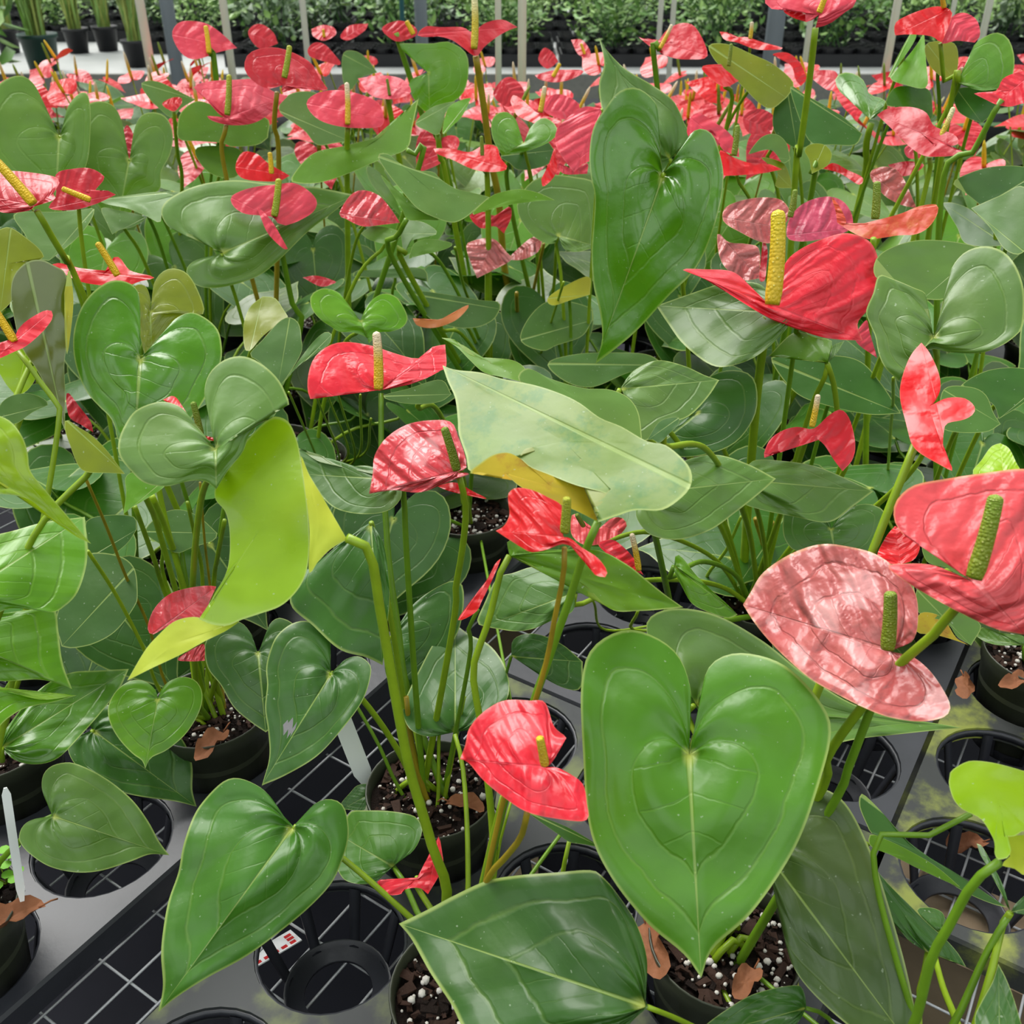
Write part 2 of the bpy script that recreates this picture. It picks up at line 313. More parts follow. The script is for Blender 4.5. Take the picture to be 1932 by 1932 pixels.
def patch(mb, reg, txt, d, mi, opt, seed, spathe=False):
    toks = txt.split(); hasJ = toks[0] == 'J'
    if hasJ: toks = toks[1:]
    P = []; tip = None
    for k, t in enumerate(toks):
        if t[0] == '*': tip = k; t = t[1:]
        x, y = t.split(','); P.append(cv(reg, float(x), float(y)))
    n = len(P); cen = sum(P, Vector((0, 0)))/n
    if tip is None: tip = max(range(n), key=lambda i: (P[i]-P[0]).length)
    per = sum((P[i]-P[(i+1) % n]).length for i in range(n))
    N = int(max(18, min(60, per/16))); RG = int(max(5, min(16, per/70)))
    if hasJ:
        hub = P[0]; h1 = crom(P[0:tip+1], N); h2 = crom(P[tip:]+[P[0]], N)
        con = [(p, i/(N-1), 1) for i, p in enumerate(h1)]+[(p, 1-i/(N-1), -1) for i, p in enumerate(h2)][1:-1]
        # keep the hub slightly inside the notch
        far = P[tip]; hub = P[0]+(far-P[0])*.01
    else:
        rot = P[tip:]+P[:tip]+[P[tip]]
        h = crom(rot, 2*N)[:-1]; con = [(p, 0, 0) for p in h]; far = P[tip]
        hub = cen
        A = 0; cx = cy = 0
        for i in range(n):
            a, b = P[i], P[(i+1) % n]; cr = a.x*b.y-b.x*a.y; A += cr; cx += (a.x+b.x)*cr; cy += (a.y+b.y)*cr
        if abs(A) > 1: hub = Vector((cx/(3*A), cy/(3*A)))
        # strongly curved outlines: pull hub to the most central outline-mid pair
        st = max(P, key=lambda p: (p-far).length); axis = (far-st); al = axis.length
    J = P[0] if hasJ else hub
    d = d*dfac(J.y); S = max((p[0]-J).length for p in con)/FOC*d
    rj = ray(J.x, J.y); PJ = CAM+rj*d; vb = -rj.normalized()
    a = opt.get('a', .5); rr = random.Random(seed)
    dirp = (far-J); dirp = dirp/(dirp.length or 1)
    nrm = vb*(1-a)+Vector((0, 0, 1))*a+Vector((dirp.x*.22+rr.uniform(-.12, .12), -dirp.y*.12, 0))
    if nrm.normalized().dot(vb) < .45: nrm = nrm.normalized()+vb*.6
    nrm.normalize()
    ph = rr.uniform(0, 6.28); fold = rr.uniform(.04, .13)*(1 if rr.random() < .7 else -.6); droop = rr.uniform(.04, .14)
    wv = rr.uniform(.010, .022)*(1.6 if spathe else 1)
    if not hasJ: droop *= .4; fold *= .5
    def sst(v, a, b_): v = max(0, min(1, (v-a)/(b_-a))); return v*v*(3-2*v)
    def place(p, cu, t, s):
        r = ray(p.x, p.y); q = nrm.dot(r)
        tt = nrm.dot(PJ-CAM)/q if abs(q) > 1e-3 else d
        tt = max(d*.80, min(d*1.3, tt))
        off = S*(fold*(abs(cu.x)**1.3)*(1 if cu.y > -.1 else .8) - droop*max(0, cu.y)**2*.6 + wv*math.sin(3.2*cu.y*3+ph+3*cu.x)*t*t
                 + .010*math.sin(9*cu.y-7*abs(cu.x)+ph)*(1-abs(2*t-1)))
        if hasJ:
            g1, g2 = .80*sst(s, .08, .36), .56*sst(s, .26, .62)
            if g1 > .1: off += S*.040*(max(0, 1-abs(t-g1*.55)/(g1*.45))**.7)*(1 if s > .2 else .6)
            if g2 > .1 and t < g2: off += S*.038*math.sin(math.pi*t/g2)
            if t > g1 > .1: off += S*.012*math.sin(math.pi*(t-g1)/max(.05, 1-g1))
        if hasJ: off -= S*.05*max(0, .10-(p-J).length/FOC*d/S)*6
        return CAM+r*(tt-off/r.length)
    def cuv(p, s, side, t):
        if hasJ: q = hx(s)*t; return Vector((q.x*side, q.y))
        v = p-st; yy = v.dot(axis)/(al*al); xx = (v.x*axis.y-v.y*axis.x)/(al*al); return Vector((xx*1.3, yy*1.36))
    K = len(con); rings = []
    c0 = cuv(hub, 0, 1, 0); vi = mb.vert(place(hub, c0, 0, 0), tuple(c0), (0 if hasJ else .12, 0))
    for k in range(1, RG+1):
        t = (k/RG)**.9; ring = []
        for p, s, side in con:
            q = hub.lerp(p, t); c = cuv(q, s, side, t)
            ring.append(mb.vert(place(q, c, t, s), (c.x, c.y), (t if hasJ else .12+.88*t, s if hasJ else 0)))
        rings.append(ring)
    area = sum(con[i][0].x*con[(i+1) % K][0].y-con[(i+1) % K][0].x*con[i][0].y for i in range(K))
    flip = area > 0
    hole = opt.get('h')
    for i in range(K):
        j = (i+1) % K
        f = (vi, rings[0][i], rings[0][j]); mb.face(f[::-1] if flip else f, mi)
        for k in range(RG-1):
            f = (rings[k][i], rings[k+1][i], rings[k+1][j], rings[k][j])
            if hole:
                q = hub.lerp(con[i][0], ((k+1.5)/RG)**.9)
                if (q-Vector(hole[:2])).length < hole[2]: continue
            mb.face(f[::-1] if flip else f, mi)
    return PJ, d, S, nrm

# ---------------- structure ----------------
fl = MB(); fl.box((-9, -2, -.80), (9, 14, -.75)); tag(fl.build('floor', FLOORM, smooth=False), kind='structure')

# ---------------- the bench under the anthuriums ----------------
TH = math.radians(57); U = Vector((math.cos(TH), math.sin(TH), 0)); V = Vector((-U.y, U.x, 0)); O = onz(625, 1780, .070); O.z = 0
def uv(u, v, z=0): return O+U*u+V*v+Vector((0, 0, z))
bench = empty('wire_bench', (0, 1.8, 0), 'galvanised wire mesh bench on weathered timber beams under all the anthurium pots', 'bench')
wm = MB()
def clipline(fn, lo, hi):
    pts = [fn(lo+(hi-lo)*i/200) for i in range(201)]
    ins = [p for p in pts if -2.1 < p.x < 2.1 and .12 < p.y < 3.25]
    return (ins[0], ins[-1]) if len(ins) > 2 else None
k = -2.6
while k < 3.2:
    r = clipline(lambda t: uv(t, k, -.003), -2, 5)
    if r: wm.tube(r, .00125, 5)
    k += .034
k = -1.2
while k < 4.4:
    r = clipline(lambda t: uv(k, t, -.0055), -3.4, 3.4)
    if r: wm.tube(r, .00125, 5)
    k += .056
wm.build('wire_mesh', WIREM, bench, off=bench.location)
UB = (onz(1850, 1790, -.03)-O).dot(U)
for uu in (UB, 1.0, 1.9, 2.8):
    r = clipline(lambda t: uv(uu, t, 0), -3.4, 3.4)
    a, b = r; ang = math.atan2(V.y, V.x); L = (b-a).length
    if uu == UB: a = uv(UB, -.20); L = (a-clipline(lambda t: uv(uu, t, 0), -3.4, -.20)[0]).length; M = Matrix.Translation(a) @ Matrix.Rotation(ang+math.pi, 4, 'Z')
    else: M = Matrix.Translation(a) @ Matrix.Rotation(ang, 4, 'Z')
    b_ = MB(); b_.box((0, -.045, -.10), (L, .045, -.008), M=M); b_.build('beam', WOODM, bench, smooth=False, off=bench.location)
for x in (-1.9, 0, 1.9):
    for y in (1.2, 3.1):
        b_ = MB(); b_.box((x-.045, y-.045, -.75), (x+.045, y+.045, -.10)); b_.build('leg', WOODM, bench, smooth=False, off=bench.location)
edge = MB(); edge.box((-2.15, 3.25, -.10), (2.15, 3.29, .012)); edge.build('edge_board', WOODM, bench, smooth=False, off=bench.location)

# trays: 5 x 3 cups, pitch .13
PT = .13; HR = .058; ZT = .070
def tray_plate(nu, nv, mat, root):
    m = MB(); n = 32
    for a in range(nu):
        for b in range(nv):
            c = Vector((a*PT, b*PT, 0)); sq = []; ci = []; lo = []
            for j in range(n):
                t = 2*math.pi*j/n; q = Vector((math.cos(t), math.sin(t), 0)); s = PT/2/max(abs(q.x), abs(q.y))
                e = .006
                qq = q*s
                sq.append(m.vert(c+qq+Vector((0, 0, ZT)))); ci.append(m.vert(c+q*HR+Vector((0, 0, ZT)))); lo.append(m.vert(c+q*(HR-.0015)+Vector((0, 0, ZT-.012))))
            for j in range(n):
                k = (j+1) % n; m.face((ci[j], sq[j], sq[k], ci[k])); m.face((lo[j], ci[j], ci[k], lo[k]))
    x0, y0, x1, y1 = -PT/2, -PT/2, (nu-.5)*PT, (nv-.5)*PT
    for dx, dy, w2, z2 in ((0, 0, .007, ZT),):
        pass
    r = .007
    for (ax_, ay, bx, by) in ((x0, y0, x1, y0), (x1, y0, x1, y1), (x1, y1, x0, y1), (x0, y1, x0, y0)):
        A, B = Vector((ax_, ay, 0)), Vector((bx, by, 0)); dr = (B-A).normalized(); no = Vector((dr.y, -dr.x, 0))
        prof = [(0, ZT), (r*.7, ZT), (r, ZT-.003), (r+.002, ZT-.022), (r, ZT-.022), (r-.003, ZT-.004)]
        pa = [m.vert(A-dr*rr+no*rr+Vector((0, 0, z))) for rr, z in prof]; pb = [m.vert(B+dr*rr+no*rr+Vector((0, 0, z))) for rr, z in prof]
        for k in range(len(prof)-1): m.face((pa[k], pb[k], pb[k+1], pa[k+1]))
    return m.build('tray_top', mat, root, smooth=False)
cup = MB()
cup.lathe([(.0575, .064), (.0575, .057), (.0555, .057), (.0555, .064), (.0575, .064)], 32)
cup.lathe([(.042, .013), (.042, .003), (.027, .003), (.027, .006), (.040, .006), (.040, .013), (.042, .013)], 32)
for j in range(8):
    t = 2*math.pi*(j+.5)/8; M = Matrix.Rotation(t, 4, 'Z')
    v_ = [M @ Vector(p) for p in ((.0545, -.0045, .060), (.0575, -.0045, .060), (.0575, .0045, .060), (.0545, .0045, .060), (.039, -.004, .005), (.042, -.004, .005), (.042, .004, .005), (.039, .004, .005))]
    i_ = [cup.vert(p) for p in v_]
    for f in ((0,1,5,4), (1,2,6,5), (2,3,7,6), (3,0,4,7)): cup.face([i_[q] for q in f])
trays = [('M', -2*PT, -2*PT, 'black shuttle tray with round cups in the front centre, mossy near the bottom edge', MOSSY),
         ('R', .335, -.395-2*PT, 'mossy grey-green shuttle tray with empty cups at the right, below the pink flowers', MOSSR),
         ('L', -.031-2*PT, .228, 'clean black shuttle tray at the lower left, its straight edge running diagonally', TRAYM)]
cells = []
for ku in range(0, 5):
    for kv in range(-6, 7):
        v0 = -2*PT + kv*.403; base = {0: .405, -1: .335+.665, 1: -.031-.26+.665}.get(kv, .1+.07*((kv*37) % 5))
        trays.append(('X', base+ku*.665, v0 if kv not in (-1, 1) else {-1: -.395-2*PT, 1: .228}[kv], 'black shuttle tray hidden among the crowded anthurium pots', TRAYM))
proto_plate = {}
proto_cup = None
import itertools
OCC = {}
for nm, u0, v0, lab, mt in trays:
    cs = [(u0+a*PT, v0+b*PT) for a in range(5) for b in range(3)]
    w_ = [uv(*c) for c in cs]
    vis = [p for p in w_ if .25 < p.y < 3.15 and abs(p.x) < .62*p.y+.28]
    if nm == 'X' and (len(vis) < 3 or min(p.y for p in w_) < .15 or max(p.y for p in w_) > 3.28 or max(abs(p.x) for p in w_) > 2.0): continue
    for c, p in zip(cs, w_): cells.append((nm, c, p))
    if nm == 'X' and min(p.y for p in w_) > 1.9: continue
    root = empty('shuttle_tray', uv(u0, v0), lab, 'tray', 'black shuttle trays hidden among the crowded pots' if nm == 'X' else None)
    root.rotation_euler.z = TH
    if mt.name not in proto_plate: proto_plate[mt.name] = tray_plate(5, 3, mt, root)
    else:
        c_ = proto_plate[mt.name].copy(); C.objects.link(c_); c_.parent = root
    for a in range(5):
        for b in range(3):
            if proto_cup is None: proto_cup = cup.build('cup', TRAYM, root); c_ = proto_cup
            else: c_ = proto_cup.copy(); C.objects.link(c_); c_.parent = root
            c_.location = (a*PT, b*PT, .004)

# ---------------- pots ----------------
pm = MB(); pm.lathe([(.0, .007), (.038, .007), (.040, .009), (.0515, .104), (.0530, .105), (.0545, .121), (.0538, .1225), (.0525, .121), (.0505, .108), (.049, .080)], 40)
POTME = None
def soil_mb(seed):
    m = MB(); rr = random.Random(seed); n = 28; ring = []
    c = m.vert((0, 0, .110)); prev = None
    for k in range(1, 7):
        r = .0507*k/6; cur = [m.vert((r*math.cos(2*math.pi*j/n), r*math.sin(2*math.pi*j/n), .1085+.0025*nz(j*.9, k*1.3, seed)+rr.uniform(-.001, .001))) for j in range(n)]
        for j in range(n):
            if prev is None: m.face((c, cur[j], cur[(j+1) % n]))
            else: m.face((prev[j], cur[j], cur[(j+1) % n], prev[(j+1) % n]))
        prev = cur
    for q in range(230):
        r = .048*math.sqrt(rr.random()); t = rr.uniform(0, 6.28); s = rr.uniform(.0008, .0022)*(1 if rr.random() < .8 else 2)
        M = Matrix.Translation((r*math.cos(t), r*math.sin(t), .1105+rr.uniform(0, .003))) @ Matrix.Rotation(rr.uniform(0, 6.28), 4, 'Z') @ Matrix.Rotation(rr.uniform(-.6, .6), 4, 'X')
        bi = len(m.v); m.box((-s*1.8, -s*.8, -s*.4), (s*1.8, s*.8, s*.4), 1 if rr.random() < .6 else 0, M)
        for qq in range(bi, bi+8): m.v[qq] += Vector((rr.uniform(-1, 1), rr.uniform(-1, 1), rr.uniform(-1, 1)))*s*.35
    return m
def perl_mb(seed):
    m = MB(); rr = random.Random(seed+99)
    for q in range(110):
        r = .0485*math.sqrt(rr.random()); t = rr.uniform(0, 6.28); s = .0007+.0024*rr.random()**2*(1 if rr.random() < .9 else 1.5)
        c = Vector((r*math.cos(t), r*math.sin(t), .1125)); v0 = []
        top = m.vert(c+Vector((0, 0, s))); bot = m.vert(c-Vector((0, 0, s)))
        for z in (.55, -.4):
            v0.append([m.vert(c+Vector((math.cos(j*1.047+z)*s*rr.uniform(.75, 1.05), math.sin(j*1.047+z)*s*rr.uniform(.75, 1.05), z*s))) for j in range(6)])
        for j in range(6):
            k = (j+1) % 6; m.face((top, v0[0][j], v0[0][k])); m.face((v0[0][j], v0[1][j], v0[1][k], v0[0][k])); m.face((bot, v0[1][k], v0[1][j]))
    return m
SOILS = []; PERLS = []
def add_pot(root, seed):
    global POTME
    if POTME is None: o = pm.build('pot', POTM, root); POTME = o
    else: o = POTME.copy(); C.objects.link(o); o.parent = root
    o.name = 'pot'
    k = seed % 4
    if len(SOILS) <= k:
        s = soil_mb(k).build('potting_mix', [SOILM, BARKM], root, smooth=False); SOILS.append(s)
        p = perl_mb(k).build('perlite', PERLM, root); PERLS.append(p)
    else:
        s = SOILS[k].copy(); C.objects.link(s); s.parent = root; p = PERLS[k].copy(); C.objects.link(p); p.parent = root
    tag(s, kind='stuff'); tag(p, kind='stuff')
    for q in (s, p): q.rotation_euler.z = seed*1.3
    return o

# plants: key -> (root, base)
PL = {}
FORCE = {'A': (850, 1850), 'B': (1345, 1810), 'C': (815, 1500), 'D': (377, 1400), 'E': (-50, 1730), 'F': (1895, 1255), 'G': (1450, 1100), 'H': (30, 1395), 'Z': (1700, 2120)}
free = list(cells)
for key, px in FORCE.items():
    g = onz(px[0], px[1], .113); g.z = 0
    best = min(free, key=lambda c: (c[2]-g).length)
    free.remove(best); PL[key] = best[2].copy()
PL['Z'] = onz(1800, 2170, .113); PL['Z'].z = 0
nn = 0
for c in sorted(free, key=lambda c: c[2].y):
    p = c[2]
    if p.y < 1.0 and not (p.y > .80 and (p.x < -.30 or p.x > .30)): continue
    if p.y > 2.95 or abs(p.x) > .56*p.y+.16: continue
    rr = R.random()
    if rr > (.60 if p.y < 1.6 else .42): continue
    PL['n%03d' % nn] = p.copy(); nn += 1
ROOT = {}
LAB = {
'A': 'front centre potted anthurium with a curled lime leaf, mottled leaf and bright red flowers',
'B': 'front right potted anthurium under the largest heart-shaped leaf and two big dusty pink flowers',
'C': 'centre potted anthurium beside the wide white tag, with thin stalks carrying red flowers',
'D': 'lower left potted anthurium with a small bright heart leaf hanging over its rim',
'E': 'left edge potted anthurium with a white tag and clover in its pot, olive leaves',
'F': 'potted anthurium at the right edge with a brown leaf hanging over its rim',
'G': 'potted anthurium at centre right carrying the tall flower with the thickest yellow spadix',
'H': 'potted anthurium cut by the left edge, its long glossy leaf ending in a yellow tip',
'Z': 'anthurium below the bottom right corner with a lime curled leaf on a thick arching stalk',
'n001': 'potted anthurium at left with red flowers holding long golden spadices above the shiny heart leaf',
'n002': 'potted anthurium at right half hidden behind the narrow folded bright red flower',
'n003': 'potted anthurium behind the shiny left heart leaf, with an olive heart leaf of its own',
'n004': 'potted anthurium behind the flower with the thickest yellow spadix, with a broad grey-green leaf',
'n006': 'potted anthurium at the right edge with a crimson flower on a long slanted stalk',
'n007': 'potted anthurium behind the mottled central leaf, with a narrow curled dark leaf',
'n008': 'potted anthurium with the tallest shiny hanging leaf and dusty pink flowers to its right',
'n009': 'potted anthurium with a rounded olive-yellow leaf in the left middle',
'n010': 'potted anthurium carrying the boat-shaped orange-red flower with a green spadix',
'n013': 'potted anthurium with dark folded leaves near the right edge below the pink flowers',
'n014': 'potted anthurium at the left edge with a leaf below the crossed golden-spadix flowers',
'n015': 'potted anthurium with a small twin-lobed bright leaf above the white-tipped red flower',
'n016': 'potted anthurium with the wide pale leaf spread behind a round pink flower',
'n020': 'potted anthurium with drooping pink flowers just left of the tall shiny leaf',
'n021': 'potted anthurium carrying the topmost pink flower on a long straight stalk',
'n022': 'potted anthurium with a pale pointed leaf under the two soft green hearts',
'n023': 'potted anthurium with a round bright leaf below the double crimson flower at upper right',
'n024': 'potted anthurium with a dark curved leaf under the pink flower with a white spadix',
'n025': 'potted anthurium with a wavy pale leaf above a brown withered leaf',
'n028': 'potted anthurium with the large soft green heart leaf at the upper left edge',
'n029': 'potted anthurium with a blue-green pointed leaf rising behind the tall shiny leaf',
'n031': 'potted anthurium with two narrow upright bright leaves at upper right',
'n032': 'potted anthurium carrying two overlapping pink flowers on bronze stalks at upper left',
'n033': 'potted anthurium with a grey-green leaf between the pink flowers at upper left',
'n034': 'potted anthurium with a small bright heart leaf and crimson flowers at upper centre',
'n036': 'potted anthurium with the soft green heart leaf that shows a red sliver in its notch',
'n037': 'potted anthurium with the curled olive leaf behind a cup-shaped deep red flower',
'n039': 'potted anthurium carrying the wide crimson flower with a very tall cream-tipped spadix',
'n044': 'potted anthurium with a small closed red bud on a dark stalk',
'n045': 'potted anthurium with a crimson flower beside the pair of white poles',
'n050': 'potted anthurium carrying the highest left pink flower in front of the steel post',
}
